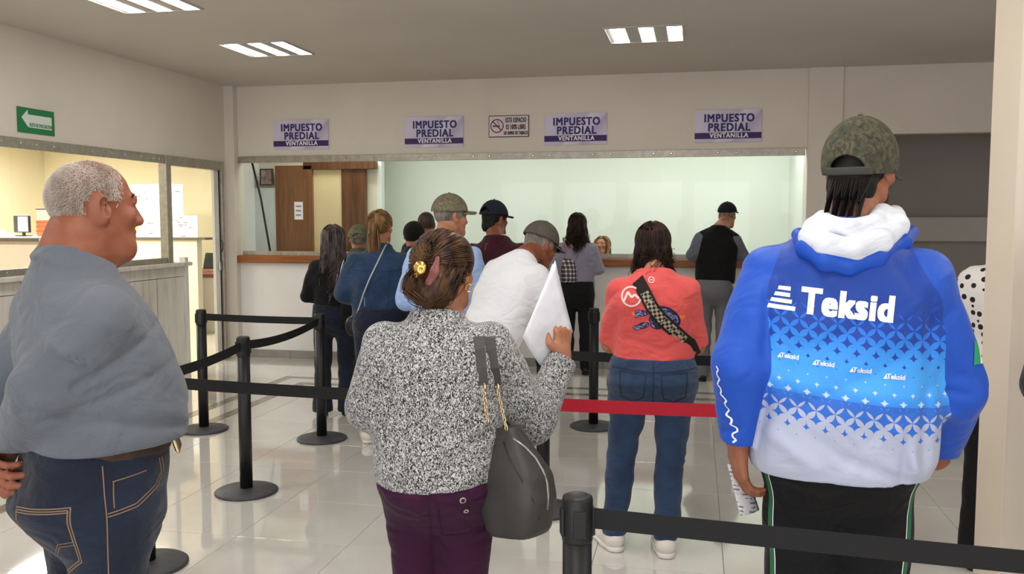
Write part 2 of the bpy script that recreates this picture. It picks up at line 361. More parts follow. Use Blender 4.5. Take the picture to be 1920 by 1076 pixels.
# notice taped to the glass
nt_ = empty('notice', on_y(560, 395, YB - 0.012), label='small white printed notice taped to the cashier window glass', cat='notice')
B().box(-0.052, -0.001, -0.10, 0.052, 0.001, 0.10).build('sheet', mat('notice_paper', (238, 238, 240), 0.7), nt_)
INK = mat('ink', (40, 40, 48), 0.7)
nb = B()
for k, z in enumerate((0.055, 0.045, 0.005, -0.005, -0.045, -0.055)): nb.box(-0.036 + 0.004 * (k % 2), -0.0018, z - 0.003, 0.036 - 0.005 * (k % 3), -0.0011, z + 0.003)
nb.build('printed_lines', INK, nt_)['kind'] = 'stuff'

# office seen through the left window and door
YEL = mat('office_yellow_paint', (250, 240, 210), 0.7, (247, 236, 202), 1.0)
OFW = mat('office_white_paint', (240, 236, 226), 0.7)
struct('wall_office_rear', B().box(-10.2, 12.3, 0, XL - 0.1, 12.45, 2.9), YEL)
struct('wall_office_left', B().box(-10.25, 3.0, 0, -10.1, 12.4, 2.9), YEL)
struct('wall_office_near', B().box(-10.2, 2.9, 0, XL - 0.1, 3.0, 2.9), OFW)
struct('ceiling_office', B().box(-10.2, 3.0, 2.72, XL - 0.12, 12.4, 2.8), OFW)
LEDM = mat('lamp_diffuser', (255, 250, 240), 0.5, emit=9.0)
for k, (x, y) in enumerate(((-8.3, 9.2), (-7.0, 9.9), (-8.6, 7.4), (-7.0, 8.0))):
    t = empty('office_ceiling_light', (x, y, 2.72), label=('long lit ceiling strip in the yellow office, %s' % ('far left one', 'far right one', 'near left one', 'near right one')[k]), cat='light', group='office ceiling strips')
    B().box(-0.6, -0.07, -0.04, 0.6, 0.07, 0.0, 0.004).build('housing', mat('lamp_housing', (225, 222, 215), 0.5), t)
    B().box(-0.57, -0.05, -0.05, 0.57, 0.05, -0.038, 0.003).build('tube', LEDM, t)
YP = 10.9
def opx(px, Y=YP): return on_y(px, 450, Y)[0]
struct('trim_8', B().box(-10.1, YP, 0, opx(369), YP + 0.12, 1.31), [mat('partition_cream', (226, 215, 192), 0.7)])
tag(B().box(-10.0, YP - 0.04, 1.315, opx(388), YP + 0.16, 1.345).build('partition_rail', mat('dark_rail', (96, 84, 74), 0.5)), 'dark rail along the top of the low office partition', 'rail')
PAP = mat('poster_paper', (232, 229, 228), 0.7, (216, 212, 213), 6)
def poster(px0, px1, py0, py1, Y, label, seed):
    a = on_y(px0, py1, Y); c = on_y(px1, py0, Y); t = empty('wall_poster', (a[0], Y, a[2]), label=label, cat='poster', group='sheets pinned above the partition')
    w, h = c[0] - a[0], c[2] - a[2]; B().box(0, 0, 0, w, 0.006, h).build('sheet', PAP, t)
    rr = random.Random(seed); b = B()
    for k in range(9):
        x0 = rr.uniform(0.05, 0.7) * w; z0 = rr.uniform(0.1, 0.9) * h; b.box(x0, -0.002, z0, x0 + rr.uniform(0.08, 0.25) * w, -0.0003, z0 + 0.008)
    b.build('printed_lines', mat('poster_ink', (110, 100, 112), 0.7), t)['kind'] = 'stuff'
    return t
p = poster(248, 300, 345, 448, YP + 0.02, 'large white plan sheet with a yellow mark beside the bald man\'s face', 1)
B().box(0.02, -0.003, 0.12, 0.10, -0.0006, 0.20, 0.0).build('yellow_mark', mat('yellow_mark', (250, 225, 90), 0.7), p)
poster(300, 343, 345, 448, YP + 0.035, 'white plan sheet hanging behind the metal door post', 2)
poster(328, 370, 404, 449, YP + 0.02, 'low white sheet seen through the glass door', 3)
dk = empty('office_desk', (0, 0, 0), label='white office desk with a striped cover seen through the door', cat='desk')
YD = 11.3
a = on_y(366, 520, YD); c = on_y(402, 500, YD)
B().box(a[0], YD, 0.0, c[0] + 0.5, YD + 0.5, a[2] , 0.004).build('cabinet', mat('desk_white', (228, 222, 212), 0.5), dk)
B().box(a[0] - 0.02, YD - 0.02, a[2], c[0] + 0.5, YD + 0.5, a[2] + 0.05, 0.004).build('desk_top', mat('desk_brown', (150, 92, 66), 0.5), dk)
B().box(a[0] - 0.01, YD - 0.025, a[2] + 0.05, c[0] + 0.5, YD + 0.4, a[2] + 0.12, 0.004).build('striped_cover', mat('striped_cover', (196, 120, 104), 0.7, (226, 190, 176), 6, (1, 1, 14)), dk)
lp = empty('laptop', (a[0] + 0.12, YD + 0.1, a[2] + 0.12), label='dark laptop standing open on the office desk behind the door', cat='laptop')
B().box(-0.05, 0, 0, 0.28, 0.22, 0.018, 0.004).build('keyboard_base', mat('laptop_grey', (62, 64, 66), 0.4), lp)
sc_ = B().box(-0.05, 0, 0, 0.28, 0.012, 0.22, 0.004).build('screen', mat('laptop_lid', (74, 82, 80), 0.4), lp); sc_.location = (0, -0.01, 0.015); sc_.rotation_euler = (-0.35, 0, 0)
# left desk with monitor and orange crate, far behind the bald man
dc = at(40, 443, 9.6)
dd = empty('reception_desk', (dc[0], dc[1], 0), 0.0, label='tall pale office counter with a dark front edge behind the left window', cat='desk')
B().box(-1.2, -0.25, dc[2] - 0.05, 0.42, 0.7, dc[2], 0.006).build('desk_top', mat('pale_laminate', (236, 230, 220), 0.5), dd)
B().box(-1.18, -0.22, 0.0, 0.40, 0.66, dc[2] - 0.05).build('front_panel', mat('desk_front', (206, 192, 172), 0.6), dd)
B().box(-1.2, -0.262, dc[2] - 0.05, 0.42, -0.25, dc[2] - 0.012).build('dark_edge', mat('dark_rail', (96, 84, 74), 0.5), dd)
mo = empty('computer_monitor', (dc[0] - 0.02, dc[1] + 0.05, dc[2]), -0.25, label='small monitor with a lit pale screen on the tall office counter', cat='monitor')
GM = mat('laptop_grey', (62, 64, 66), 0.4)
B().box(-0.07, -0.05, 0, 0.07, 0.07, 0.012, 0.004).build('foot', GM, mo)
B().box(-0.015, 0.0, 0.012, 0.015, 0.02, 0.06).build('stand', GM, mo)
B().box(-0.125, -0.02, 0.04, 0.125, 0.01, 0.225, 0.006).build('bezel', GM, mo)
B().box(-0.045, -0.024, 0.052, 0.115, -0.019, 0.213).build('screen', mat('monitor_screen', (200, 214, 232), 0.3, emit=0.9), mo)
pb = B().box(-0.9, -0.1, 0, -0.25, 0.2, 0.03, 0.004).box(-0.85, -0.08, 0.031, -0.35, 0.18, 0.07, 0.004)
pp = pb.build('paper_stack', mat('stack_paper', (238, 236, 232), 0.7)); pp.location = (dc[0], dc[1], dc[2]); tag(pp, 'untidy pile of white papers on the tall office counter, left of the monitor', 'papers', kind='stuff')
cr = empty('storage_crate', (dc[0] + 0.27, dc[1] + 0.25, dc[2]), label='orange plastic crate with a milky upper bin on the tall office counter', cat='crate')
cb = B().box(-0.15, -0.16, 0, 0.15, 0.16, 0.015)
for x0, y0, x1, y1 in ((-0.15, -0.16, -0.135, 0.16), (0.135, -0.16, 0.15, 0.16), (-0.135, -0.16, 0.135, -0.145), (-0.135, 0.145, 0.135, 0.16)): cb.box(x0, y0, 0.015, x1, y1, 0.17)
cb.build('bin', mat('orange_plastic', (226, 132, 86), 0.4), cr)
for z in (0.05, 0.10, 0.145): B().box(-0.152, -0.166, z, 0.152, -0.159, z + 0.012).build('rib', mat('orange_plastic_dark', (196, 104, 66), 0.4), cr)
B().box(-0.15, -0.16, 0.17, 0.15, 0.16, 0.29, 0.008).build('upper_bin', mat('milky_plastic', (226, 216, 200), 0.3), cr)
B().box(-0.155, -0.165, 0.29, 0.155, 0.165, 0.302, 0.004).build('lid', mat('dark_rail', (96, 84, 74), 0.5), cr)

# ceiling lights: 60 cm louvred fixtures with three bright strips each
LED = mat('lit_strip', (255, 252, 246), 0.5, emit=14.0)
FRM = mat('fixture_white', (190, 186, 180), 0.5); LOUV = mat('fixture_reflector', (178, 174, 172), 0.35, metal=0.3)
for k, (x, y, lab) in enumerate(((-3.74, 7.36, 'far left ceiling light, above the first property tax signs'), (-3.79, 5.58, 'near left ceiling light cut off by the top of the frame'), (-0.43, 7.41, 'right ceiling light with three bright strips, above the cashier window'))):
    t = empty('ceiling_light', (x, y, ZC), label='square three-strip ' + lab, cat='light', group='ceiling lights of the hall')
    B().box(-0.315, -0.315, -0.012, 0.315, -0.29, 0.0).box(-0.315, 0.29, -0.012, 0.315, 0.315, 0.0).box(-0.315, -0.29, -0.012, -0.30, 0.29, 0.0).box(0.30, -0.29, -0.012, 0.315, 0.29, 0.0).build('frame', FRM, t)
    for q in (-0.2, 0.02, 0.24):
        B().box(q - 0.055, -0.28, -0.010, q + 0.055, 0.28, -0.003).build('tube', LED, t)
    for q in (-0.09, 0.13): B().box(q - 0.053, -0.29, -0.008, q + 0.053, 0.29, -0.001).build('reflector', LOUV, t)

# signs
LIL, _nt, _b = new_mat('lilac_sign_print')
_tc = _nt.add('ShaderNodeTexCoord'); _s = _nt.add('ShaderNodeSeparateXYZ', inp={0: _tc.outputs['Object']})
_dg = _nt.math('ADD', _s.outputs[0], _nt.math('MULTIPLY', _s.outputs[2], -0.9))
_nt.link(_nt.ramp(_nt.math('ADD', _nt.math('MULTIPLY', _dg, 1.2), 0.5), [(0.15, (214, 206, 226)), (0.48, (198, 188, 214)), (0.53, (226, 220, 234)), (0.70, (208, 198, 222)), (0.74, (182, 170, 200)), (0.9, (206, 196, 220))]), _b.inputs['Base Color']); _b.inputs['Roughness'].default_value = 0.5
NAVY = mat('sign_navy_ink', (52, 50, 112), 0.6); BAND = mat('sign_purple_band', (62, 40, 98), 0.6); WHI = mat('sign_white', (240, 238, 242), 0.6)
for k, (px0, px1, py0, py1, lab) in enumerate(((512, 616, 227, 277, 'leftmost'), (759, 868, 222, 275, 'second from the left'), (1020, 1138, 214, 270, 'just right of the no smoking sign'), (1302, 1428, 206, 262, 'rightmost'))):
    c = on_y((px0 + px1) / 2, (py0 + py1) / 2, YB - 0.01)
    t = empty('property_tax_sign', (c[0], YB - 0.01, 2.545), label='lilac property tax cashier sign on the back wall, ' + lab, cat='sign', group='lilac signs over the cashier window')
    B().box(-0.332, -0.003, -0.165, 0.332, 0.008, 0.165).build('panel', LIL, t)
    B().box(-0.332, -0.0045, -0.13, 0.332, -0.0031, -0.068).build('band', BAND, t)
    flat_text('lettering', 'IMPUESTO', 0.112, NAVY, t, (0.01, -0.0052, 0.075), bold=0.0045, sx=0.86, spacing=1.16)
    flat_text('lettering', 'PREDIAL', 0.112, NAVY, t, (0.01, -0.0052, -0.018), bold=0.0045, sx=0.88, spacing=1.16)
    flat_text('lettering', 'VENTANILLA', 0.064, WHI, t, (0.01, -0.0058, -0.099), bold=0.002, sx=0.92, spacing=1.14)
t = empty('no_smoking_sign', (on_y(954, 237, YB - 0.01)[0], YB - 0.01, 2.588), label='white no smoking sign with red ring on the back wall', cat='sign')
B().box(-0.22, -0.003, -0.115, 0.22, 0.008, 0.115, 0.004).build('border', mat('sign_dark_border', (70, 45, 55), 0.6), t)
B().box(-0.212, -0.006, -0.107, 0.212, -0.0032, 0.107).build('panel', mat('sign_pinkish_white', (226, 214, 218), 0.6), t)
RED = mat('sign_dark_red', (128, 38, 52), 0.6)
ring = B().tube([(-0.128 + 0.068 * math.cos(a), -0.006, 0.005 + 0.068 * math.sin(a)) for a in np.linspace(0, 2 * PI, 33)[:-1]], 0.006, 6, True)
ring.tube([(-0.128 - 0.046, -0.007, 0.053), (-0.128 + 0.046, -0.007, -0.043)], 0.006, 6); ring.build('prohibition_ring', RED, t)
B().box(-0.175, -0.0075, -0.004, -0.095, -0.0062, 0.010).build('cigarette', INK, t)
B().tube([(-0.105, -0.007, 0.02), (-0.112, -0.007, 0.04), (-0.128, -0.007, 0.048), (-0.12, -0.007, 0.062)], 0.003, 5).build('smoke', INK, t)
for s_, z, sz, sx in (('ESTE ESPACIO', 0.062, 0.072, 0.50), ('ES 100% LIBRE', -0.010, 0.072, 0.48), ('DE HUMO DE TABACO', -0.074, 0.050, 0.50)):
    flat_text('lettering', s_, sz, INK, t, (0.078, -0.0072, z), bold=0.0018, sx=sx*0.92, spacing=1.12)
c = on_x(68, 228, XL + 0.006)
t = empty('evacuation_sign', (XL + 0.006, c[1], c[2]), PI / 2, label='green evacuation route sign with white arrow pointing left', cat='sign')
GRN = mat('sign_green', (14, 120, 66), 0.5)
B().box(-0.205, -0.003, -0.10, 0.205, 0.004, 0.10).build('panel', GRN, t)
ar = B(); pts = [(-0.165, 0.02), (-0.095, 0.085), (-0.095, 0.048), (0.172, 0.048), (0.172, -0.055), (-0.085, -0.055), (-0.1, -0.05)]
f0 = [ar.bm.verts.new((x, -0.0038, z)) for x, z in pts]; ar.bm.faces.new(f0)
ar.build('arrow', mat('sign_arrow_white', (214, 224, 214), 0.6), t)
flat_text('lettering', 'RUTA DE EVACUACION', 0.042, GRN, t, (0.045, -0.0046, -0.034), bold=0.0008, sx=0.55)

# ------------------------------------------------------------------ queue stanchions
BLK = mat('black_powder_coat', (20, 20, 21), 0.45, spec=0.4); BASE_M = mat('stanchion_base_rubber', (66, 66, 70), 0.5, (58, 58, 62), 30)
TAPE = mat('black_webbing', (18, 18, 19), 0.75, bump=0.15, bscale=300); TAPER = mat('red_webbing', (178, 18, 42), 0.7, bump=0.15, bscale=300)
def stanchion(x, y, label, h=0.92):
    t = empty('queue_stanchion', (x, y, 0), label=label, cat='stanchion', group='black belt stanchions of the queue')
    B().lathe([(0.176, 0.0), (0.18, 0.004), (0.18, 0.012), (0.17, 0.018), (0.06, 0.026), (0.04, 0.03)], n=40).build('base', BASE_M, t, True)
    B().lathe([(0.0365, 0.02), (0.0365, h - 0.11)], n=24).build('post', BLK, t, True)
    B().lathe([(0.0375, h - 0.115), (0.0385, h - 0.11), (0.0385, h - 0.012), (0.036, h - 0.003), (0.030, h), (0.027, h - 0.002)], n=28).build('belt_head', BLK, t, True)
    for k in range(4):
        a = k * PI / 2 + 0.3; c = B().box(-0.016, 0.034, h - 0.10, 0.016, 0.0425, h - 0.03, 0.003).build('belt_clip', BLK, t); c.rotation_euler = (0, 0, a)
    return t
def belt(t, a, b, m, zc=0.865, sag=0.0, name='belt', off=0.042, za=None, zb=None):
    a = np.array(a, float); b = np.array(b, float); u = (b - a) / np.linalg.norm(b - a); a2 = a + u * off; b2 = b - u * off
    za = zc if za is None else za; zb = zc if zb is None else zb
    pts = [(*(a2 + (b2 - a2) * q - np.array([t.location.x, t.location.y])), za + (zb - za) * q - sag * 4 * q * (1 - q)) for q in np.linspace(0, 1, 13)]
    return B().strip(pts, (0, 0, 1), 0.052, 0.002).build(name, m, t)
SA, SB_, SCc, SD, SE, SF, SG = (-3.634, 6.01), (-2.642, 5.93), (-2.56, 4.67), (-0.75, 6.71), (-0.80, 4.70), (-0.276, 2.13), tuple(on_z(277, 1060, 0.0)[:2])
SP, SQ, SR, ST_ = (-0.86, 3.44), (0.62, 3.50), (0.62, 4.70), (1.35, 1.99)
tA = stanchion(*SA, 'black stanchion at the far left, nearest the glass door'); tB = stanchion(*SB_, 'black stanchion beside the woman with long ashy hair')
tC = stanchion(*SCc, 'black stanchion standing alone between the two far ones and the camera'); tD = stanchion(*SD, 'black stanchion left of the woman in the coral T-shirt')
tE = stanchion(*SE, 'black stanchion mostly hidden behind the dark handbag'); tF = stanchion(*SF, 'nearest black stanchion, its top in the foreground below the handbag')
tG = stanchion(*SG, 'black stanchion behind the bald man, only its base showing'); tP = stanchion(*SP, 'black stanchion hidden behind the woman in the marled sweater')
tQ = stanchion(*SQ, 'black stanchion hidden behind the man in the blue jacket, end of red belt'); tR = stanchion(*SR, 'black stanchion hidden farther behind the man in the blue jacket')
tT = stanchion(*ST_, 'black stanchion out at the right edge of the foreground belt')
belt(tA, SA, SB_, TAPE, sag=0.004); belt(tC, SCc, SB_, TAPE, sag=0.03); belt(tC, SCc, SG, TAPE, sag=0.02)
belt(tG, SG, SP, TAPE, sag=0.006); rb = belt(tP, SP, SQ, TAPER, sag=0.008); rb['label'] = 'red belt stretched across behind the blue jacket'
belt(tE, SE, SR, TAPE, sag=0.006); belt(tF, SF, ST_, TAPE, sag=0.004)
# ------------------------------------------------------------------ figure building: smooth solids from tapered limbs, meshed with surface nets
def ridge(x0, z0, x1, z1, w, a, back=True):
    """a cloth ridge (a < 0) or crease (a > 0) along a line seen in the xz plane, fading at its ends"""
    p0 = np.array([x0, z0]); d = np.array([x1 - x0, z1 - z0]); L = d @ d
    def f(P):
        q = P[..., [0, 2]] - p0; t = (q @ d) / L; tc = np.clip(t, 0, 1); r = q - tc[..., None] * d; e = (r * r).sum(-1)
        return a * np.exp(-e / (w * w)) * np.clip(4 * tc * (1.02 - tc) + 0.15, 0, 1) * ((P[..., 1] < 0.03) if back else 1.0)
    return f
def ridges(*rows):
    fs = [ridge(*r) for r in rows]
    return lambda P: sum(f(P) for f in fs)
def unit(v): v = np.asarray(v, float); return v / (np.linalg.norm(v) + 1e-12)
def rotm(ax, a):
    c, s = math.cos(a), math.sin(a)
    return np.array({'x': [[1, 0, 0], [0, c, -s], [0, s, c]], 'y': [[c, 0, s], [0, 1, 0], [-s, 0, c]], 'z': [[c, -s, 0], [s, c, 0], [0, 0, 1]]}[ax])
def folds(P, f=9.0, ph=0.0):
    x, y, z = P[..., 0], P[..., 1], P[..., 2]
    u = x + 0.06 * np.sin(11 * z + 3 * y + ph) + 0.04 * np.sin(19 * y - 7 * z + 2 * ph); w = z + 0.05 * np.sin(9 * x + ph) + 0.035 * np.sin(17 * y + 5 * x - ph)
    rd = lambda q: 1.2 - 2.2 * np.abs(np.sin(q)) ** 0.8
    m1 = 0.5 + 0.5 * np.sin(6 * x + 4 * z + 5 * y + ph); m2 = 0.5 + 0.5 * np.sin(7 * z - 5 * x + 3 * y + 2 * ph + 1)
    return 0.6 * np.sin(f * (1.9 * w + 0.8 * u) + ph) + 1.1 * m1 * rd(f * (1.5 * w + 1.1 * u + 0.5 * y) + ph) + 0.9 * m2 * rd(f * (2.3 * w - 1.3 * u + 0.4 * y) + 1.7 * ph) + 0.3 * np.sin(f * (4.6 * w + 2.2 * u + y))
class Sdf:
    def __init__(s): s.ops = []; s.cuts = []; s.disp = None
    def _push(s, fn, lo, hi, k, mode, t): s.ops.append((fn, np.asarray(lo, float), np.asarray(hi, float), k, mode, t)); return s
    def cone(s, a, b, ra, rb, k=0.02, flat=None, mode='u', t=0, cut=None):
        a = np.asarray(a, float); b = np.asarray(b, float); ba = b - a; L = max(ba @ ba, 1e-12); fn_ = None
        if flat is not None: fa = unit(flat[0]); fs = flat[1]
        def fn(P):
            v = P - a; q = np.clip((v @ ba) / L, 0, 1); v = v - q[..., None] * ba
            if flat is not None: v = v + (v @ fa)[..., None] * fa * (fs - 1)
            d = np.sqrt((v * v).sum(-1)) - (ra + (rb - ra) * q)
            if cut is not None: d = np.maximum(d, (P - cut[0]) @ cut[1])
            return d
        return s._push(fn, np.minimum(a - ra, b - rb), np.maximum(a + ra, b + rb), k, mode, t)
    def chain(s, pts, rad, k=0.02, flat=None, mode='u', t=0):
        for i in range(len(pts) - 1): s.cone(pts[i], pts[i + 1], rad[i], rad[i + 1], k if i == 0 else 0.006 + 0.3 * k, flat, mode, t)
        return s
    def ell(s, c, r, k=0.02, R=None, mode='u', t=0):
        c = np.asarray(c, float); r = np.asarray(r, float) * np.ones(3); R_ = np.eye(3) if R is None else np.asarray(R)
        def fn(P):
            p = (P - c) @ R_; k0 = np.sqrt(((p / r) ** 2).sum(-1)); k1 = np.sqrt(((p / r ** 2) ** 2).sum(-1)) + 1e-9
            return k0 * (k0 - 1) / k1
        e = np.abs(R_) @ r
        return s._push(fn, c - e, c + e, k, mode, t)
    def loft(s, sec, o, R, k=0.03, mode='u', t=0, pw=2.3):
        """stack of ovals: rows (z, cx, cy, rx, ry) in a frame with origin o and rotation R"""
        S = np.asarray(sec, float); o = np.asarray(o, float); zz = np.linspace(S[0, 0], S[-1, 0], 64)
        A = np.stack([np.interp(zz, S[:, 0], S[:, i]) for i in range(1, 5)])
        for _ in range(5): A[:, 1:-1] = 0.25 * A[:, :-2] + 0.5 * A[:, 1:-1] + 0.25 * A[:, 2:]
        def fn(P):
            p = (P - o) @ R; z = p[..., 2]; cx, cy, rx, ry = [np.interp(z, zz, A[i]) for i in range(4)]
            qx = np.abs(p[..., 0] - cx) / rx; qy = np.abs(p[..., 1] - cy) / ry
            k0 = (qx ** pw + qy ** pw) ** (1 / pw); k1 = np.sqrt((qx / rx) ** 2 + (qy / ry) ** 2) + 1e-9
            d = np.where(k0 > 0.3, k0 * (k0 - 1) / k1, -0.3 * np.minimum(rx, ry))
            return np.maximum(np.maximum(d, z - zz[-1]), zz[0] - z)
        hx = max((np.abs(S[:, 1]) + S[:, 3]).max(), (np.abs(S[:, 2]) + S[:, 4]).max()); zc = (zz[0] + zz[-1]) / 2; c = o + R @ np.array([0, 0, zc])
        e = np.abs(R) @ np.array([(np.abs(S[:, 1]) + S[:, 3]).max(), (np.abs(S[:, 2]) + S[:, 4]).max(), (zz[-1] - zz[0]) / 2])
        return s._push(fn, c - e, c + e, k, mode, t)
    def slab(s, fn, lo, hi, k=0.004, mode='u', t=0): return s._push(fn, lo, hi, k, mode, t)
    def cut(s, p, n): s.cuts.append((np.asarray(p, float), unit(n))); return s
    def grid(s, res, fine):
        u = [o for o in s.ops if o[4] == 'u']
        lo = np.min([o[1] for o in u], 0) - 0.02; hi = np.max([o[2] for o in u], 0) + 0.02; ax = []
        for i in range(3):
            v = [lo[i]]
            while v[-1] < hi[i]:
                st = res
                for (a, b, r) in fine:
                    if a[i] - res < v[-1] < b[i]: st = min(st, r)
                v.append(v[-1] + st)
            ax.append(np.array(v))
        return ax
    def mesh(s, res, fine=()):
        ax = s.grid(res, fine); n = [len(a) for a in ax]; D = np.full(n, 0.5, np.float32)
        big = np.stack(np.meshgrid(*ax, indexing='ij'), -1).astype(np.float32) if s.disp else None
        for fn, lo, hi, k, mode, t in s.ops:
            m = k + 0.03
            if mode != 'u': m = 0.01 + k
            sl = []
            for i in range(3):
                a = max(np.searchsorted(ax[i], lo[i] - m) - 1, 0); b = min(np.searchsorted(ax[i], hi[i] + m) + 1, n[i]); sl.append(slice(a, b))
            if any(q.stop - q.start < 2 for q in sl): continue
            P = np.stack(np.meshgrid(*[ax[i][sl[i]] for i in range(3)], indexing='ij'), -1)
            d = fn(P); o = D[tuple(sl)]
            if mode == 'u':
                h = np.clip(k - np.abs(o - d), 0, None) / max(k, 1e-6); D[tuple(sl)] = np.minimum(o, d) - h * h * k * 0.25
            else:
                e = -d; h = np.clip(k - np.abs(o - e), 0, None) / max(k, 1e-6); D[tuple(sl)] = np.maximum(o, e) + h * h * k * 0.25
        if s.disp:
            ms = np.abs(D) < 0.05; D[ms] += s.disp(big[ms]).astype(np.float32)
        for p, nn in s.cuts:
            q = sum(((ax[i] - p[i]) * nn[i]).reshape([-1 if j == i else 1 for j in range(3)]) for i in range(3)); D = np.maximum(D, q.astype(np.float32))
        D[0] = D[-1] = 0.5; D[:, 0] = D[:, -1] = 0.5; D[:, :, 0] = D[:, :, -1] = 0.5
        return nets(D, ax)
    def tags(s, V, ts):
        best = np.full(len(V), 9.0); out = np.zeros(len(V), int)
        for fn, lo, hi, k, mode, t in s.ops:
            if mode != 'u': continue
            d = fn(V); m = d < best; best[m] = d[m]; out[m] = t
        return out
def nets(D, ax):
    S = D < 0; nx, ny, nz = D.shape; c = np.zeros((nx - 1, ny - 1, nz - 1), np.int8)
    cor = [(i, j, k) for i in (0, 1) for j in (0, 1) for k in (0, 1)]
    for i, j, k in cor: c += S[i:nx - 1 + i, j:ny - 1 + j, k:nz - 1 + k]
    idx = np.argwhere((c > 0) & (c < 8)); N = len(idx)
    val = np.stack([D[idx[:, 0] + i, idx[:, 1] + j, idx[:, 2] + k] for i, j, k in cor], 1)
    pos = np.stack([np.stack([ax[0][idx[:, 0] + i], ax[1][idx[:, 1] + j], ax[2][idx[:, 2] + k]], 1) for i, j, k in cor], 1)
    acc = np.zeros((N, 3)); cnt = np.zeros(N)
    for a in range(8):
        for b in range(a + 1, 8):
            if sum(x != y for x, y in zip(cor[a], cor[b])) != 1: continue
            m = (val[:, a] < 0) != (val[:, b] < 0)
            t = val[m, a] / (val[m, a] - val[m, b]); acc[m] += pos[m, a] + (pos[m, b] - pos[m, a]) * t[:, None]; cnt[m] += 1
    V = acc / cnt[:, None]; ID = np.full(c.shape, -1, np.int32); ID[idx[:, 0], idx[:, 1], idx[:, 2]] = np.arange(N); Q = []
    for axn in range(3):
        sl0 = [slice(None)] * 3; sl1 = [slice(None)] * 3; sl0[axn] = slice(0, -1); sl1[axn] = slice(1, None)
        s0, s1 = S[tuple(sl0)], S[tuple(sl1)]; e = np.argwhere(s0 != s1); b, d = (axn + 1) % 3, (axn + 2) % 3
        e = e[(e[:, b] > 0) & (e[:, d] > 0) & (e[:, b] < D.shape[b] - 1) & (e[:, d] < D.shape[d] - 1)]
        ub = np.zeros(3, int); ub[b] = 1; ud = np.zeros(3, int); ud[d] = 1
        q = np.stack([ID[tuple((e - ub - ud).T)], ID[tuple((e - ud).T)], ID[tuple(e.T)], ID[tuple((e - ub).T)]], 1)
        ins = s0[tuple(e.T)]; q[~ins] = q[~ins][:, ::-1]; Q.append(q)
    Q = np.concatenate(Q); Q = Q[(Q >= 0).all(1)]
    return V, Q
def sdf_obj(name, sd, m, parent, res, fine=(), mats=None):
    V, Q = sd.mesh(res, fine); me = np_mesh(name, V, Q)
    o = link_mesh(name, me, mats if mats else m, parent, True)
    if mats:
        tg = sd.tags(V, None); me.polygons.foreach_set('material_index', tg[Q[:, 0]].astype(np.int32))
    return o
def bvh_of(o):
    me = o.data; return BVHTree.FromPolygons([v.co[:] for v in me.vertices], [p.vertices[:] for p in me.polygons])
def drape(name, me, bvh, o, R, m, parent, off=0.0015, maxlen=0.012, reach=0.6):
    """lays a flat print (mesh in its own xz plane) onto a garment: every point is carried along the print's +y until it meets the cloth"""
    bm = bmesh.new(); bm.from_mesh(me)
    bmesh.ops.triangulate(bm, faces=bm.faces)
    for _ in range(6):
        es = [e for e in bm.edges if e.calc_length() > maxlen]
        if not es: break
        bmesh.ops.subdivide_edges(bm, edges=es, cuts=1); bmesh.ops.triangulate(bm, faces=[f for f in bm.faces if len(f.verts) > 3])
    o = Vector(o); R = Matrix([list(r) for r in R]); d = (R @ Vector((0, 1, 0))).normalized(); bad = []
    for v in bm.verts:
        p = o + R @ v.co; h = bvh.ray_cast(p - d * 0.3, d, reach)
        if h[0] is None: bad.append(v)
        else: v.co = h[0] - d * off
    if bad: bmesh.ops.delete(bm, geom=bad, context='VERTS')
    for f in bm.faces: f.normal_update()
    for f in bm.faces:
        if f.normal.dot(d) > 0: f.normal_flip()
    me2 = bpy.data.meshes.new(name); bm.to_mesh(me2); bm.free()
    return link_mesh(name, me2, m, parent, False)
def poly_mesh(polys):
    me = bpy.data.meshes.new('print'); V = []; Fs = []
    for p in polys: Fs.append(list(range(len(V), len(V) + len(p)))); V += [(x, 0, z) for x, z in p]
    me.from_pydata(V, [], Fs); return me
def strands(paths, r0, r1, sides=3):
    """paths (N, M, 3) -> one mesh of thin tapering locks"""
    Pn = np.asarray(paths, float); N, Mm, _ = Pn.shape
    T = np.gradient(Pn, axis=1); T /= np.linalg.norm(T, axis=2, keepdims=True) + 1e-9
    ref = np.where(np.abs(T[..., 2:3]) < 0.8, np.array([0, 0, 1.0]), np.array([1.0, 0, 0])); X = np.cross(T, ref); X /= np.linalg.norm(X, axis=2, keepdims=True) + 1e-9; Y = np.cross(T, X)
    r = (r0 + (r1 - r0) * np.linspace(0, 1, Mm) ** 1.5)[None, :, None] * np.random.uniform(0.7, 1.3, (N, 1, 1))
    ring = np.stack([Pn + (X * math.cos(2 * PI * k / sides) + Y * math.sin(2 * PI * k / sides)) * r for k in range(sides)], 2)
    V = ring.reshape(-1, 3); base = (np.arange(N)[:, None] * Mm + np.arange(Mm - 1)[None]) * sides
    Q = [np.stack([base + k, base + (k + 1) % sides, base + sides + (k + 1) % sides, base + sides + k], -1).reshape(-1, 4) for k in range(sides)]
    return V, np.concatenate(Q)
def join_np(parts):
    V = []; Q = []; n = 0
    for v, q in parts: V.append(v); Q.append(q + n); n += len(v)
    return np.concatenate(V), np.concatenate(Q)

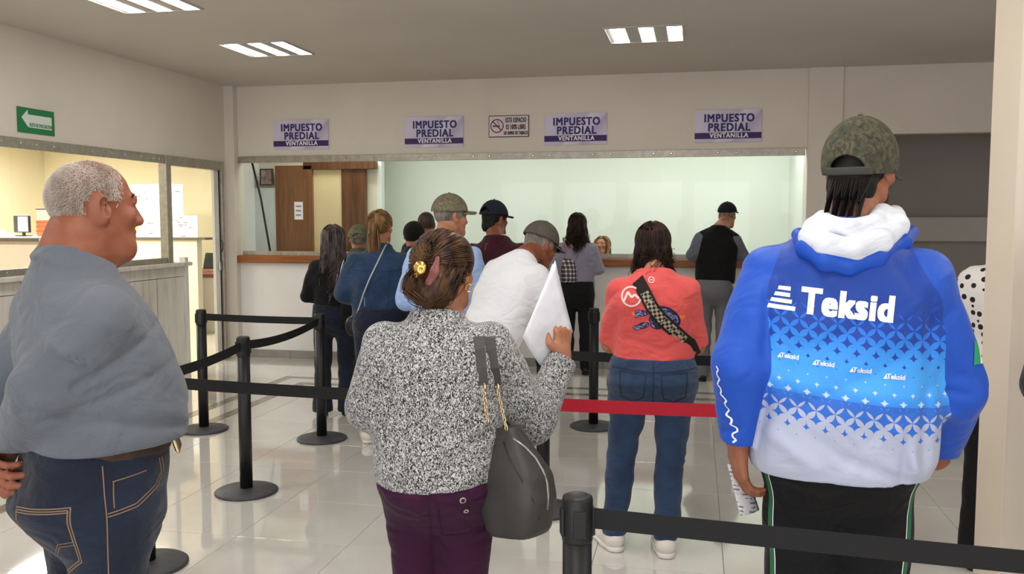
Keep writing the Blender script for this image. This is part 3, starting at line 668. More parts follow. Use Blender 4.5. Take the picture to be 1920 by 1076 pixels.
def cloth(name, col, col2=None, rough=0.85, sheen=0.15, weave=220, bump=0.25, nscale=3.0, wrinkle=0.35):
    if name in _M: return _M[name]
    m = mat(name, col, rough, col2 or tuple(int(v * 0.9) for v in col), nscale, bump=bump, bscale=weave, spec=0.25, sheen=sheen); nt = NT(m)
    b = m.node_tree.nodes['Principled BSDF']; old = b.inputs['Normal'].links[0].from_node
    tc = nt.add('ShaderNodeTexCoord'); mp = nt.add('ShaderNodeMapping', inp={'Vector': tc.outputs['Object'], 'Scale': (1, 1, 1.6), 'Rotation': (0.3, 0.4, 0.2)})
    n = nt.add('ShaderNodeTexNoise', inp={'Vector': mp.outputs[0], 'Scale': 9.0, 'Detail': 2.5, 'Distortion': 1.2, 'Roughness': 0.4})
    bp = nt.add('ShaderNodeBump', inp={'Height': n.outputs[0], 'Strength': wrinkle, 'Distance': 0.05}); nt.link(bp.outputs[0], old.inputs['Normal'])
    return m
def skin_mat(name, col):
    if name in _M: return _M[name]
    m = mat(name, col, 0.5, tuple(int(v * f) for v, f in zip(col, (0.93, 0.86, 0.82))), 22, sss=0.12, spec=0.35, bump=0.12, bscale=140); return m
SK1 = skin_mat('skin_tan', (160, 104, 78)); SK2 = skin_mat('skin_light_tan', (184, 128, 98)); SK3 = skin_mat('skin_brown', (138, 84, 60))
def hair_mat(name, col, col2, rough=0.45):
    return mat(name, col, rough, col2, 26, (1, 1, 0.35), spec=0.25, bump=0.2, bscale=90, bstretch=(1, 1, 0.2))
EYEM, _nt, _b = new_mat('eye')
_tc = _nt.add('ShaderNodeTexCoord'); _s = _nt.add('ShaderNodeSeparateXYZ', inp={0: _tc.outputs['Object']})
_nt.link(_nt.ramp(_nt.math('MULTIPLY', _s.outputs[1], 80.0), [(0.0, (226, 220, 214)), (0.80, (226, 220, 214)), (0.82, (60, 36, 22)), (0.93, (52, 30, 20)), (0.95, (8, 8, 8))], 'CONSTANT'), _b.inputs['Base Color']); _b.inputs['Roughness'].default_value = 0.15
SHOE_BLK = mat('black_shoe_leather', (24, 22, 22), 0.45)

class Person:
    """Empty at the feet; body (one skin mesh) and clothing, hair, cap as children. Local frame: x right, y forward, z up."""
    def __init__(s, label, x, y, yaw, H=1.65, group=None, skin=SK1, lean=0.0, roll=0.0, scale_w=1.0):
        s.e = empty('person', (x, y, 0), yaw, label=label, cat='person', group=group); s.yaw = yaw; s.o = np.array([x, y, 0.0]); s.R = rotm('z', yaw); s.H = H; s.skin = skin
        s.S = 0.20 * H / 1.7; s.hp = np.array([0, 0, 0.52 * H]); s.Rt = rotm('y', roll) @ rotm('x', -lean); J = s.J = {}
        for sd, q in (('L', -1), ('R', 1)):
            J['hip' + sd] = np.array([q * 0.085 * scale_w, 0, 0.50 * H]); J['knee' + sd] = np.array([q * 0.095 * scale_w, 0.01, 0.28 * H]); J['ank' + sd] = np.array([q * 0.10 * scale_w, -0.02, 0.05 * H])
        s.head_yaw = s.head_pitch = s.head_roll = 0.0; s.neck_fwd = 0.01; s.scale_w = scale_w
        s.body = Sdf(); s.fine = []
    def L(s, px, py, d): return (at(px, py, d) - s.o) @ s.R            # image point at a depth -> this person's frame
    def T(s, x, y, z): return s.hp + s.Rt @ (np.array([x, y, z]) - s.hp)  # point of the upright torso -> leaned torso
    def joints(s, sw=None, arms=None):
        H, J = s.H, s.J; S = sw or s.S; s.S = S
        J['neck'] = s.T(0, -0.015, 0.845 * H)
        for sd, q in (('L', -1), ('R', 1)):
            J['sh' + sd] = s.T(q * (S - 0.052), -0.012, 0.780 * H)
            J.setdefault('el' + sd, s.T(q * (S + 0.05), -0.03, 0.63 * H)); J.setdefault('wr' + sd, s.T(q * (S + 0.05), 0.06, 0.49 * H))
        Rn = s.R0 = s.Rt @ rotm('z', s.head_yaw) @ rotm('y', s.head_roll) @ rotm('x', -s.head_pitch) if not hasattr(s, 'Rh_abs') else s.Rh_abs
        s.Rh = Rn; s.hc = J.get('head', s.T(0, 0.02 + s.neck_fwd, H - 0.125)); return s
    def hP(s, x, y, z): return s.hc + s.Rh @ (np.array([x, y, z]) * s.hs)
    def build_head(s, hs=1.0, female=False, fine=0.006, old=False):
        b = s.body; s.hs = hs; P = s.hP; R = s.Rh; q = hs
        b.ell(P(0, -0.012, 0.035), np.array([0.074, 0.095, 0.083]) * q, 0.02, R)
        b.ell(P(0, 0.028, -0.035), np.array([0.061, 0.064, 0.080]) * q, 0.03, R)
        b.cone(P(-0.020, 0.059, -0.096), P(0.020, 0.059, -0.096), 0.020 * q, 0.020 * q, 0.03)
        for sx in (-1, 1):
            b.cone(P(sx * 0.052, -0.002, -0.052), P(sx * 0.022, 0.058, -0.096), 0.019 * q, 0.018 * q, 0.025)
            b.ell(P(sx * 0.040, 0.066, -0.018), np.array([0.021, 0.018, 0.018]) * q, 0.02, R)
        b.cone(P(-0.036, 0.079, 0.024), P(0.036, 0.079, 0.024), 0.011 * q, 0.011 * q, 0.02)
        for sx in (-1, 1): b.ell(P(sx * 0.031, 0.098, 0.006), np.array([0.015, 0.012, 0.010]) * q, 0.012, R, 's')
        for sx in (-1, 1): b.ell(P(sx * 0.031, 0.079, 0.0155), np.array([0.017, 0.0105, 0.0055]) * q, 0.005, R); b.ell(P(sx * 0.031, 0.0775, -0.0045), np.array([0.016, 0.010, 0.005]) * q, 0.006, R)
        nw = 1.08 if old else 1.0
        b.cone(P(0, 0.084, 0.012), P(0, 0.1035, -0.030), 0.009 * q, 0.0125 * q * nw, 0.012)
        for sx in (-1, 1): b.ell(P(sx * 0.012 * nw, 0.092, -0.033), np.array([0.010, 0.013, 0.010]) * q, 0.008, R)
        b.ell(P(0, 0.0845, -0.058), np.array([0.024, 0.011, 0.0075]) * q, 0.006, R); b.ell(P(0, 0.0825, -0.071), np.array([0.021, 0.012, 0.0085]) * q, 0.006, R)
        b.cone(P(-0.018, 0.098, -0.0645), P(0.018, 0.098, -0.0645), 0.003 * q, 0.003 * q, 0.004, None, 's')
        for sx in (-1, 1):
            Re = R @ rotm('z', sx * -0.50) @ rotm('x', 0.18); q0 = q; q = q * (1.25 if old else 1.0)
            b.ell(P(sx * 0.082, -0.014, 0.002), np.array([0.0095, 0.021, 0.032]) * q, 0.006, Re)
            b.ell(P(sx * 0.077, -0.004, -0.022), np.array([0.009, 0.011, 0.013]) * q, 0.006, Re)
            b.ell(P(sx * (0.079 + 0.0105 * q / hs), -0.003, 0.004), np.array([0.0085, 0.0105, 0.018]) * q, 0.003, Re, 's'); b.ell(P(sx * 0.083, 0.006, -0.004), np.array([0.006, 0.006, 0.008]) * q, 0.003, Re); q = q0
        nr = 0.050 if female else 0.060
        b.cone(P(0, -0.022, -0.045), s.J['neck'] + s.Rt @ np.array([0, 0.0, -0.01]), nr * q, nr * 1.12, 0.03)
        lo = s.hc - 0.15 * q; hi = s.hc + 0.16 * q; s.fine.append((lo, hi, fine))
    def eyes(s):
        for sx in (-1, 1):
            c = s.hP(sx * 0.031, 0.070, 0.006); bm = B(); bmesh.ops.create_uvsphere(bm.bm, u_segments=14, v_segments=10, radius=0.0118 * s.hs)
            o = bm.build('eye', EYEM, s.e, True); o.matrix_local = Matrix.Translation(Vector(c)) @ Matrix([list(r) for r in s.Rh]).to_4x4()
    def hand(s, sd, fwd, back, L=0.175, curl=(0.5, 0.5, 0.5, 0.55), thumb=0.6, spread=0.05, fine=0.005, thumb_side=None):
        """five fingers on a palm; fwd = finger direction, back = normal of the back of the hand"""
        w = s.J['wr' + sd]; f = unit(fwd); n = unit(np.asarray(back, float) - f * (np.asarray(back) @ f)); t = np.cross(n, f) * (1 if sd == 'L' else -1) if thumb_side is None else unit(thumb_side); t = -t if thumb_side is None else t
        b = s.body; q = L / 0.18; pts = [w]
        kn = [w + f * 0.083 * q + t * (0.030 - 0.020 * i) * q + (f * (0.004 if i in (1, 2) else -0.004 * (i == 3))) for i in range(4)]
        for i, p in enumerate(kn): b.cone(w + t * (0.012 - 0.008 * i) * q, p, 0.0155 * q, 0.0118 * q, 0.014)
        b.cone(w - f * 0.02, w + f * 0.02, 0.026 * q, 0.024 * q, 0.02, (n, 1.25))
        for i, p in enumerate(kn):
            ln = np.array([0.044, 0.027, 0.021]) * q * (0.94, 1.05, 1.0, 0.80)[i]; d = unit(f + t * (0.09 - 0.06 * i) * spread * 10); cur = p; ang = 0; rr = (0.0100, 0.0092, 0.0084, 0.0074)
            for j in range(3):
                ang += curl[i] * (1.0, 1.25, 0.9)[j]; dd = d * math.cos(ang) - n * math.sin(ang); nx = cur + dd * ln[j]; b.cone(cur, nx, rr[j] * q * (0.88 if i == 3 else 1), rr[j + 1] * q * (0.88 if i == 3 else 1), 0.0035); cur = nx
        p0 = w + f * 0.022 * q + t * 0.022 * q; d1 = unit(f * 0.65 + t * 0.75 - n * 0.35 * thumb); d2 = unit(f * 0.85 + t * (0.45 - 0.5 * thumb) - n * 0.5 * thumb); d3 = unit(f * 0.95 + t * (0.2 - 0.6 * thumb) - n * 0.55 * thumb)
        p1 = p0 + d1 * 0.042 * q; p2 = p1 + d2 * 0.034 * q; p3 = p2 + d3 * 0.024 * q
        b.cone(p0, p1, 0.016 * q, 0.0125 * q, 0.012); b.cone(p1, p2, 0.0115 * q, 0.0105 * q, 0.004); b.cone(p2, p3, 0.0105 * q, 0.0085 * q, 0.004)
        al = np.array([w, *kn, *[k + f * 0.1 * q for k in kn], p3, *[k - n * 0.09 * q for k in kn]]); s.fine.append((al.min(0) - 0.01, al.max(0) + 0.01, fine))
        return dict(w=w, f=f, n=n, t=t)
    def build_body(s, tor, res=0.012, slim=0.88, arm_r=(0.045, 0.036, 0.026), leg_r=(0.07, 0.05, 0.036)):
        """tor: rows (z as a fraction of H, cy, rx, ry) of the clothed trunk; the body is a little slimmer"""
        H, J, b = s.H, s.J, s.body; s.tor = tor
        b.loft([(z * H - s.hp[2], 0, cy, rx * slim * (0.86 if z < 0.615 else 1), ry * slim * (0.86 if z < 0.615 else 1)) for z, cy, rx, ry in tor if z < 0.85], s.hp, s.Rt, 0.04)
        for sd in 'LR':
            b.chain([J['sh' + sd], J['el' + sd], J['wr' + sd]], [arm_r[0], arm_r[1], arm_r[2]], 0.03)
            b.chain([J['hip' + sd], J['knee' + sd], J['ank' + sd]], list(leg_r), 0.04)
            a = J['ank' + sd]; b.cone(a + np.array([0, -0.015, -0.02]), np.array([a[0], a[1] + 0.13, 0.035]), 0.033, 0.026, 0.02)
        return sdf_obj('body', b, s.skin, s.e, res, s.fine)
    def top(s, name, m, hem, sleeve='long', arm_r=(0.068, 0.056, 0.043), fold=0.003, ff=9.0, res=0.010, neck=(0.075, 0.06), infl=1.0, sleeve_len=0.62, mats=None, fine=(), neck_z=0.862, extra=None, cuff=0.0, hem_roll=0.0, ntilt=0.25, k_arm=0.05, ed=None):
        H, J = s.H, s.J; g = Sdf(); tor = s.tor
        rows = [(hem * H - s.hp[2], 0, np.interp(hem, [r[0] for r in tor], [r[1] for r in tor]), np.interp(hem, [r[0] for r in tor], [r[2] for r in tor]), np.interp(hem, [r[0] for r in tor], [r[3] for r in tor]))]
        rows += [(z * H - s.hp[2], 0, cy, rx * infl, ry * infl) for z, cy, rx, ry in tor if z > hem + 0.005]
        g.loft(rows, s.hp, s.Rt, 0.04)
        if sleeve:
            for sd in 'LR':
                A, E_, Wr = J['sh' + sd], J['el' + sd], J['wr' + sd]
                if sleeve == 'long':
                    u = unit(Wr - E_); g.cone(A, E_, arm_r[0], arm_r[1], k_arm, t=1); g.cone(E_, Wr - u * 0.005, arm_r[1], arm_r[2], 0.02, t=1, cut=(Wr - u * 0.012, u))
                    if cuff: g.cone(Wr - u * 0.035, Wr - u * 0.004, arm_r[2] + cuff, arm_r[2] + cuff * 0.6, 0.012, t=1, cut=(Wr - u * 0.008, u))
                else:
                    u = unit(E_ - A); e = A + (E_ - A) * sleeve_len; g.cone(A, e + u * 0.02, arm_r[0], arm_r[1], k_arm, t=1, cut=(e, u))
        if extra: extra(g)
        if fold: g.disp = lambda P: fold * folds(P, ff, s.o[0] * 7) + (ed(P) if ed else 0)
        n0 = s.T(0, -0.02, neck_z * H); g.cut(n0, s.Rt @ unit((0, ntilt, 1)))
        h0 = s.T(0, 0, hem * H); g.cut(h0, s.Rt @ unit((math.sin(hem_roll), 0, -math.cos(hem_roll))))
        s.g = g
        return sdf_obj(name, g, m, s.e, res, fine, mats)
    def bottom(s, name, m, waist=0.60, hip=(0.165, 0.125), leg=(0.085, 0.066, 0.055), fold=0.0025, ff=8.0, res=0.011, cy=-0.01, ankle=None, mats=None, extra=None, seat=0.02, fine=(), waist_r=None, ed=None):
        H, J = s.H, s.J; g = Sdf(); w = s.scale_w; wr_ = waist_r or (hip[0] * 0.93, hip[1] * 0.95)
        R_ = np.eye(3)
        g.loft([(0.425 * H, 0, cy, hip[0] * 0.5, hip[1] * 0.40), (0.455 * H, 0, cy, hip[0] * 0.85, hip[1] * 0.78), (0.49 * H, 0, cy - seat * 0.6, hip[0] * 0.97, hip[1] * 0.98), (0.515 * H, 0, cy - seat, hip[0], hip[1] + seat * 0.3), (0.56 * H, 0, cy - seat * 0.4, hip[0] * 0.98, hip[1]), (waist * H, 0, cy, wr_[0], wr_[1])], (0, 0, 0), R_, 0.03)
        for q, sd in ((-1, 'L'), (1, 'R')):
            h, k, a = J['hip' + sd].copy(), J['knee' + sd], J['ank' + sd]; h[0] = q * (hip[0] - leg[0] * 0.98); calf = k + (a - k) * 0.30 + np.array([0, -0.012, 0])
            g.chain([h, k, calf, a + np.array([0, 0, -0.02])], [leg[0], leg[1], leg[1] * 0.97, leg[2]], 0.03)
        if extra: extra(g)
        if fold: g.disp = lambda P: fold * folds(P * np.array([1, 1, 1.0]), ff, s.o[0] * 5 + 1) + (ed(P) if ed else 0)
        g.cut((0, 0, ankle if ankle is not None else 0.045), (0, 0, -1)); g.cut((0, 0, waist * H), (0, 0, 1))
        s.gb = g
        return sdf_obj(name, g, m, s.e, res, fine, mats)
    def shoes(s, m, sole=None, L=0.26, res=0.008, yaw=(0.15, -0.15), name='shoe'):
        for i, sd in enumerate('LR'):
            a = s.J['ank' + sd]; R = rotm('z', yaw[i]); c = np.array([a[0], a[1], 0.0]); P = lambda x, y, z: c + R @ np.array([x, y, z]); g = Sdf()
            g.cone(P(0, -0.02, 0.055), P(0, 0.03, 0.065), 0.042, 0.040, 0.02); g.cone(P(0, 0.0, 0.05), P(0, 0.155 * L / 0.26, 0.035), 0.042, 0.034, 0.03, ((0, 0, 1), 1.15)); g.cone(P(0, -0.02, 0.06), P(0, -0.012, 0.095), 0.040, 0.036, 0.02)
            g.cut((0, 0, 0.018), (0, 0, -1)); g.cut((0, 0, 0.105), (0, 0, 1))
            sh = sdf_obj(name, g, m, s.e, res)
            h = Sdf(); h.cone(P(0, -0.022, 0.02), P(0, 0.05, 0.02), 0.044, 0.042, 0.02); h.cone(P(0, 0.05, 0.02), P(0, 0.157 * L / 0.26, 0.02), 0.042, 0.037, 0.02); h.cut((0, 0, 0.026), (0, 0, 1)); h.cut((0, 0, 0.001), (0, 0, -1))
            so = sdf_obj('sole', h, sole or m, sh, res)
    # ---- hair
    def sph(s, u, off=0.0):
        """directions (…,3) -> points on the scalp ovoid of the head"""
        c = np.array([0, -0.012, 0.030]); r = np.array([0.077, 0.098, 0.088]) + off if np.ndim(off) == 0 else (np.array([0.077, 0.098, 0.088]) + off[..., None])
        return s.hc + (c + u * r) * s.hs @ s.Rh.T
    def scalp(s, mask_cuts, off=0.006, res=0.007, extra=None):
        g = Sdf(); g.ell(s.hP(0, -0.012, 0.032), (np.array([0.076, 0.097, 0.087]) + off) * s.hs, 0.02, s.Rh)
        if extra: extra(g)
        for p, n in mask_cuts: g.cut(s.hP(*p), s.Rh @ np.asarray(n, float))
        return g.mesh(res)
    def roots(s, n, zmin=-0.2, front=0.75):
        u = np.random.normal(size=(n * 6, 3)); u /= np.linalg.norm(u, axis=1, keepdims=True)
        ok = (u[:, 1] < front - 0.0) & (u[:, 2] > zmin + np.clip(u[:, 1], -0.2, 1) * 0.75); return u[ok][:n]
    def hair_mesh(s, parts, m, name='hair'):
        V, Q = join_np(parts); o = link_mesh(name, np_mesh(name, V, Q), m, s.e, True); o['kind'] = 'stuff'; return o
    def hair_bristle(s, n, m, length=0.012, zmin=-0.55, off=0.0, r=0.0011, cuts=None, mask=None):
        u = s.roots(n, zmin)
        if mask is not None: u = u[mask(u)]
        nrm = u / np.array([0.077, 0.098, 0.088]); nrm /= np.linalg.norm(nrm, axis=1, keepdims=True)
        d = nrm * 0.6 + np.array([0, -0.45, -0.45]) + np.random.normal(size=u.shape) * 0.25; p0 = s.sph(u, off - 0.002); dw = (d / np.linalg.norm(d, axis=1, keepdims=True)) @ s.Rh.T
        ln = length * np.random.uniform(0.6, 1.2, (len(u), 1)); return strands(np.stack([p0, p0 + dw * ln * 0.5, p0 + dw * ln + np.array([0, 0, -0.15]) * ln], 1), r, r * 0.4)
    def hair_long(s, n, zend, spread=1.0, wave=0.012, r=0.0022, front=0.45, back=0.03, M=16, off=0.012, part=(0, 0.35, 1), stay=0.3, zjit=0.05):
        """hair that follows the scalp from the parting down and then hangs to height zend (local z)"""
        u = s.roots(n, -0.1, front); u = u[:n]; n = len(u); az = np.arctan2(u[:, 0], -u[:, 1]); az = np.clip(az + np.random.normal(size=n) * 0.08, -2.1, 2.1)
        th0 = np.arccos(np.clip(u[:, 2], -1, 1)); m1 = M // 2; t = np.linspace(0, 1, m1)[None]; th = th0[:, None] * (1 - t) + 1.75 * t
        of = off * np.random.uniform(0.3, 1.3, (n, 1)) * np.ones((1, m1)); U = np.stack([np.sin(th) * np.sin(az)[:, None], -np.sin(th) * np.cos(az)[:, None], np.cos(th)], -1); A = s.sph(U, of)
        end = A[:, -1]; ze = zend + np.random.normal(size=n) * zjit; q = np.linspace(0, 1, M - m1 + 1)[None, 1:]
        out = (end - s.hc) * np.array([1, 1, 0]); X = end[:, None, :] + out[:, None, :] * ((spread - 1) * q)[..., None]
        X[..., 2] = end[:, 2:3] + (np.minimum(ze, end[:, 2] - 0.02) - end[:, 2])[:, None] * q; X[..., 1] -= back * q
        ph = np.random.uniform(0, 6.28, (n, 1)) * stay + az[:, None] * 3; X[..., 0] += wave * np.sin(9 * q + ph) * q; X[..., 1] += wave * np.cos(8 * q + ph) * q
        X[..., 0] += np.random.normal(size=(n, 1)) * 0.006 * q
        return strands(np.concatenate([A, X], 1), r, r * 0.5)
    def hair_gather(s, n, tie, r=0.0020, M=10, zmin=-0.75, front=0.62, off=0.010):
        """hair combed over the scalp to the point tie (direction from the head centre)"""
        u = s.roots(n, zmin, front); n = len(u); g = unit(tie); om = np.arccos(np.clip(u @ g, -0.999, 0.999))[:, None, None]; t = np.linspace(0, 0.97, M)[None, :, None]
        U = (np.sin((1 - t) * om) * u[:, None] + np.sin(t * om) * g) / np.sin(om); of = off * (0.35 + 1.0 * np.sin(t[..., 0] * PI)) * np.random.uniform(0.4, 1.3, (n, 1)) + 0.008 * t[..., 0]
        return strands(s.sph(U, of), r, r * 0.8)
    # ---- cap
    def cap(s, m, brim_m, opening=False, off=0.016, tilt=0.10, base=-0.012, name='cap', res=0.006, brim=True, strap_m=None, height=0.0, brim_len=0.075, brim_yaw=0.0):
        R = s.Rh @ rotm('x', tilt) @ rotm('z', brim_yaw); c = s.hP(0, -0.012, 0.032); q = s.hs; rad = np.array([0.077 + off, 0.098 + off, 0.090 + off + height]) * q
        Lc = lambda P: (P - c) @ R; g = Sdf()
        def shell(P):
            p = Lc(P); k0 = np.sqrt(((p / rad) ** 2).sum(-1)); k1 = np.sqrt(((p / rad ** 2) ** 2).sum(-1)) + 1e-9; d = np.abs(k0 * (k0 - 1) / k1) - 0.005
            az = np.arctan2(p[..., 0], p[..., 1]); sm = np.abs(np.sin(3 * az)) * np.sqrt(p[..., 0] ** 2 + p[..., 1] ** 2); d = d + 0.002 * np.exp(-(sm / 0.006) ** 2) * (p[..., 2] > 0.02)
            d = np.maximum(d, base - p[..., 2])
            if opening: d = np.maximum(d, np.where(p[..., 1] < 0, 0.046 * q - np.sqrt((p[..., 0]) ** 2 + ((p[..., 2] - base - 0.012) * 1.15) ** 2), -1))
            return d
        g.slab(shell, c - 0.16, c + 0.16); o = sdf_obj(name, g, m, s.e, res)
        if opening:
            h = Sdf()
            def strap(P):
                p = Lc(P); k0 = np.sqrt(((p / rad) ** 2).sum(-1)); k1 = np.sqrt(((p / rad ** 2) ** 2).sum(-1)) + 1e-9; d = np.abs(k0 * (k0 - 1) / k1 - 0.001) - 0.0055
                return np.maximum(np.maximum(d, np.abs(p[..., 2] - base - 0.010) - 0.011), np.maximum(p[..., 1], np.abs(p[..., 0]) - 0.062))
            h.slab(strap, c - 0.16, c + 0.16); sdf_obj('strap', h, strap_m or m, o, res * 0.8)
        if brim:
            h = Sdf(); fy = rad[1] * 0.80
            def bf(P):
                p = Lc(P); zz = base + 0.006 - 3.2 * p[..., 0] ** 2 * 1.0 - 0.10 * (p[..., 1] - fy); d = np.abs(p[..., 2] - zz) - 0.0045
                e = np.sqrt((p[..., 0] / (0.083 * q)) ** 2 + ((p[..., 1] - fy) / (brim_len + 0.02 * q)) ** 2) - 1; e = e * 0.06
                k0 = np.sqrt(((p[..., :2] / rad[:2]) ** 2).sum(-1)); ins = (0.93 - k0) * 0.08
                return np.maximum(np.maximum(d, e), np.maximum(ins, 0.02 - p[..., 1]))
            h.slab(bf, c - 0.22, c + 0.22); sdf_obj('brim', h, brim_m, o, min(res * 0.75, 0.005))
        bt = B().lathe([(0.008, 0), (0.008, 0.003), (0.004, 0.006)], n=12).build('button', m, o); bt.matrix_local = Matrix.Translation(Vector(c + R @ np.array([0, 0, rad[2] + 0.003]))) @ Matrix([list(r) for r in R]).to_4x4()
        return o
# ------------------------------------------------------------------ print helpers
def line_polys(pts, w):
    out = []
    for (x0, z0), (x1, z1) in zip(pts, pts[1:]):
        L_ = math.hypot(x1 - x0, z1 - z0) + 1e-9; nx, nz = -(z1 - z0) / L_ * w / 2, (x1 - x0) / L_ * w / 2
        out.append([(x0 + nx, z0 + nz), (x1 + nx, z1 + nz), (x1 - nx, z1 - nz), (x0 - nx, z0 - nz)])
    return out
def disc(cx, cz, rx, rz, n=24, a0=0.0): return [(cx + rx * math.cos(a0 + 2 * PI * i / n), cz + rz * math.sin(a0 + 2 * PI * i / n)) for i in range(n)]
def ring_polys(cx, cz, r, w, n=28):
    return line_polys([(cx + r * math.cos(2 * PI * i / n), cz + r * math.sin(2 * PI * i / n)) for i in range(n + 1)], w)
def hit(pers, bv, px, py, off=0.003):
    """point of a garment (local frame of the person) that the eye sees at px, py"""
    o = (np.array([0, 0, EYE]) - pers.o) @ pers.R; p = pers.L(px, py, 3.0); d = Vector(p - o).normalized(); h = bv.ray_cast(Vector(o), d, 30)
    return None if h[0] is None else np.array(h[0] - d * off)
def world_of(pers, p): return pers.o + pers.R @ np.asarray(p)
def sheet(name, corners, m, bend=(0, 0, 0), n=8, th=0.0008, **kw):
    c = [np.asarray(q, float) for q in corners]; bend = np.asarray(bend, float); V = []; Fq = []
    nn = unit(np.cross(c[1] - c[0], c[3] - c[0]))
    for k in (0, 1):
        for i in range(n + 1):
            for j in range(n + 1):
                u, v = i / n, j / n; p = c[0] * (1 - u) * (1 - v) + c[1] * u * (1 - v) + c[2] * u * v + c[3] * (1 - u) * v
                V.append(p + bend * 4 * u * (1 - u) * (0.4 + 0.6 * v) + nn * th * k)
    N1 = (n + 1) ** 2; ix = lambda k, i, j: k * N1 + i * (n + 1) + j
    for i in range(n):
        for j in range(n):
            Fq.append((ix(0, i, j), ix(0, i, j + 1), ix(0, i + 1, j + 1), ix(0, i + 1, j))); Fq.append((ix(1, i, j), ix(1, i + 1, j), ix(1, i + 1, j + 1), ix(1, i, j + 1)))
    for i in range(n):
        Fq += [(ix(0, i, 0), ix(0, i + 1, 0), ix(1, i + 1, 0), ix(1, i, 0)), (ix(0, i, n), ix(1, i, n), ix(1, i + 1, n), ix(0, i + 1, n)), (ix(0, 0, i), ix(1, 0, i), ix(1, 0, i + 1), ix(0, 0, i + 1)), (ix(0, n, i), ix(0, n, i + 1), ix(1, n, i + 1), ix(1, n, i))]
    return tag(link_mesh(name, np_mesh(name, np.array(V), np.array(Fq)), m, None, True), **kw)
def camo(name, cols, sc=11.0):
    if name in _M: return _M[name]
    m, nt, b = new_mat(name); _M[name] = m
    tc = nt.add('ShaderNodeTexCoord'); n1 = nt.add('ShaderNodeTexNoise', inp={'Vector': tc.outputs['Object'], 'Scale': sc, 'Detail': 5.0, 'Roughness': 0.65, 'Distortion': 1.2})
    n2 = nt.add('ShaderNodeTexNoise', inp={'Vector': tc.outputs['Object'], 'Scale': sc * 3, 'Detail': 4.0, 'Distortion': 2.0})
    c1 = nt.ramp(n1.outputs[0], [(0.30, cols[0]), (0.44, cols[1]), (0.52, cols[2]), (0.60, cols[1]), (0.72, cols[3])])
    c2 = nt.ramp(n2.outputs[0], [(0.40, cols[0]), (0.5, cols[1]), (0.62, cols[3])])
    nt.link(nt.mix(0.45, c1, c2), b.inputs['Base Color']); b.inputs['Roughness'].default_value = 0.9; return m
CAMO = camo('camouflage_canvas', ((30, 29, 25), (58, 57, 48), (84, 84, 60), (104, 92, 70)))
CAMO2 = camo('pale_camouflage_canvas', ((52, 48, 40), (108, 104, 84), (132, 124, 100), (162, 150, 124)), 26)
H_BLK = hair_mat('black_hair', (13, 11, 11), (24, 19, 17), 0.6); H_DBR = hair_mat('dark_brown_hair', (30, 19, 15), (62, 40, 29)); H_BRN = hair_mat('brown_hair', (38, 26, 18), (98, 68, 44))
H_BLD = hair_mat('dark_blond_hair', (104, 76, 48), (176, 138, 92)); H_ASH = hair_mat('ashy_grey_hair', (52, 44, 44), (128, 112, 108)); H_WHT = hair_mat('short_white_hair', (186, 172, 160), (224, 212, 200), 0.6); H_GRY = hair_mat('grey_hair', (96, 88, 82), (140, 132, 124), 0.6)
DENIM_D = cloth('dark_indigo_denim', (26, 35, 54), (18, 24, 38), weave=260, nscale=5); DENIM = cloth('blue_denim', (46, 68, 98), (34, 52, 80), weave=240, nscale=5); DENIM_J = cloth('faded_blue_denim', (45, 69, 101), (31, 51, 79), weave=240, nscale=6)
STITCH = mat('tan_stitching', (128, 104, 80), 0.8); STITCH_D = mat('dark_stitching', (24, 38, 62), 0.8)
def mens_scalp(p, m, front=0.05, low=-0.055, off=0.004, extra=None):
    return p.hair_mesh([p.scalp([((0, front, 0.02), (0, 1, -0.3)), ((0, 0, low), (0, 0.35, -1))], off, 0.008, extra)], m)

# ------------------------------------------------------------------ 1: bald man on the left, grey sweatshirt
b0 = at(176, 900, 2.20)
p = Person('elderly man with cropped white hair, grey sweatshirt and dark jeans, arms behind his back', b0[0], b0[1], -0.62, H=1.765, skin=skin_mat('weathered_skin', (146, 90, 66)), lean=-0.03)
p.J['elR'] = p.L(86, 735, 2.02); p.J['wrR'] = p.L(4, 858, 2.18); p.J['elL'] = np.array([-0.29, -0.17, 1.10]); p.J['wrL'] = np.array([-0.13, -0.20, 1.02])
p.head_yaw = -0.02; p.head_pitch = 0.02; p.neck_fwd = 0.02; p.J['head'] = p.L(178, 392, 2.17); p.joints(0.225)
p.build_head(0.99, fine=0.0032, old=True)
b = p.body
b.ell(p.hP(0, -0.075, -0.055), np.array([0.058, 0.032, 0.034]), 0.03, p.Rh); b.cone(p.hP(0, -0.02, -0.06), p.T(0, -0.01, 0.855 * p.H), 0.070, 0.078, 0.03)             # folds of the nape
b.ell(p.hP(0, 0.030, -0.108), np.array([0.052, 0.050, 0.032]), 0.035, p.Rh)               # double chin
p.hand('R', np.array([-0.75, -0.1, -0.6]), (0.2, -1, 0), 0.185, (0.5, 0.5, 0.6, 0.6))
p.hand('L', (0.9, -0.05, -0.25), (-0.2, -1, 0), 0.185, (0.5, 0.5, 0.6, 0.6))
tor = [(0.59, 0.036, 0.188, 0.178), (0.61, 0.040, 0.196, 0.186), (0.645, 0.042, 0.198, 0.189), (0.69, 0.034, 0.198, 0.180), (0.735, 0.018, 0.198, 0.164), (0.775, 0.002, 0.192, 0.146), (0.805, -0.012, 0.165, 0.122), (0.832, -0.018, 0.115, 0.095), (0.868, -0.005, 0.076, 0.074)]
p.build_body(tor, 0.012)
p.eyes()
GREY_SW = cloth('grey_sweatshirt_fleece', (102, 107, 115), (90, 95, 103), weave=180, bump=0.15)
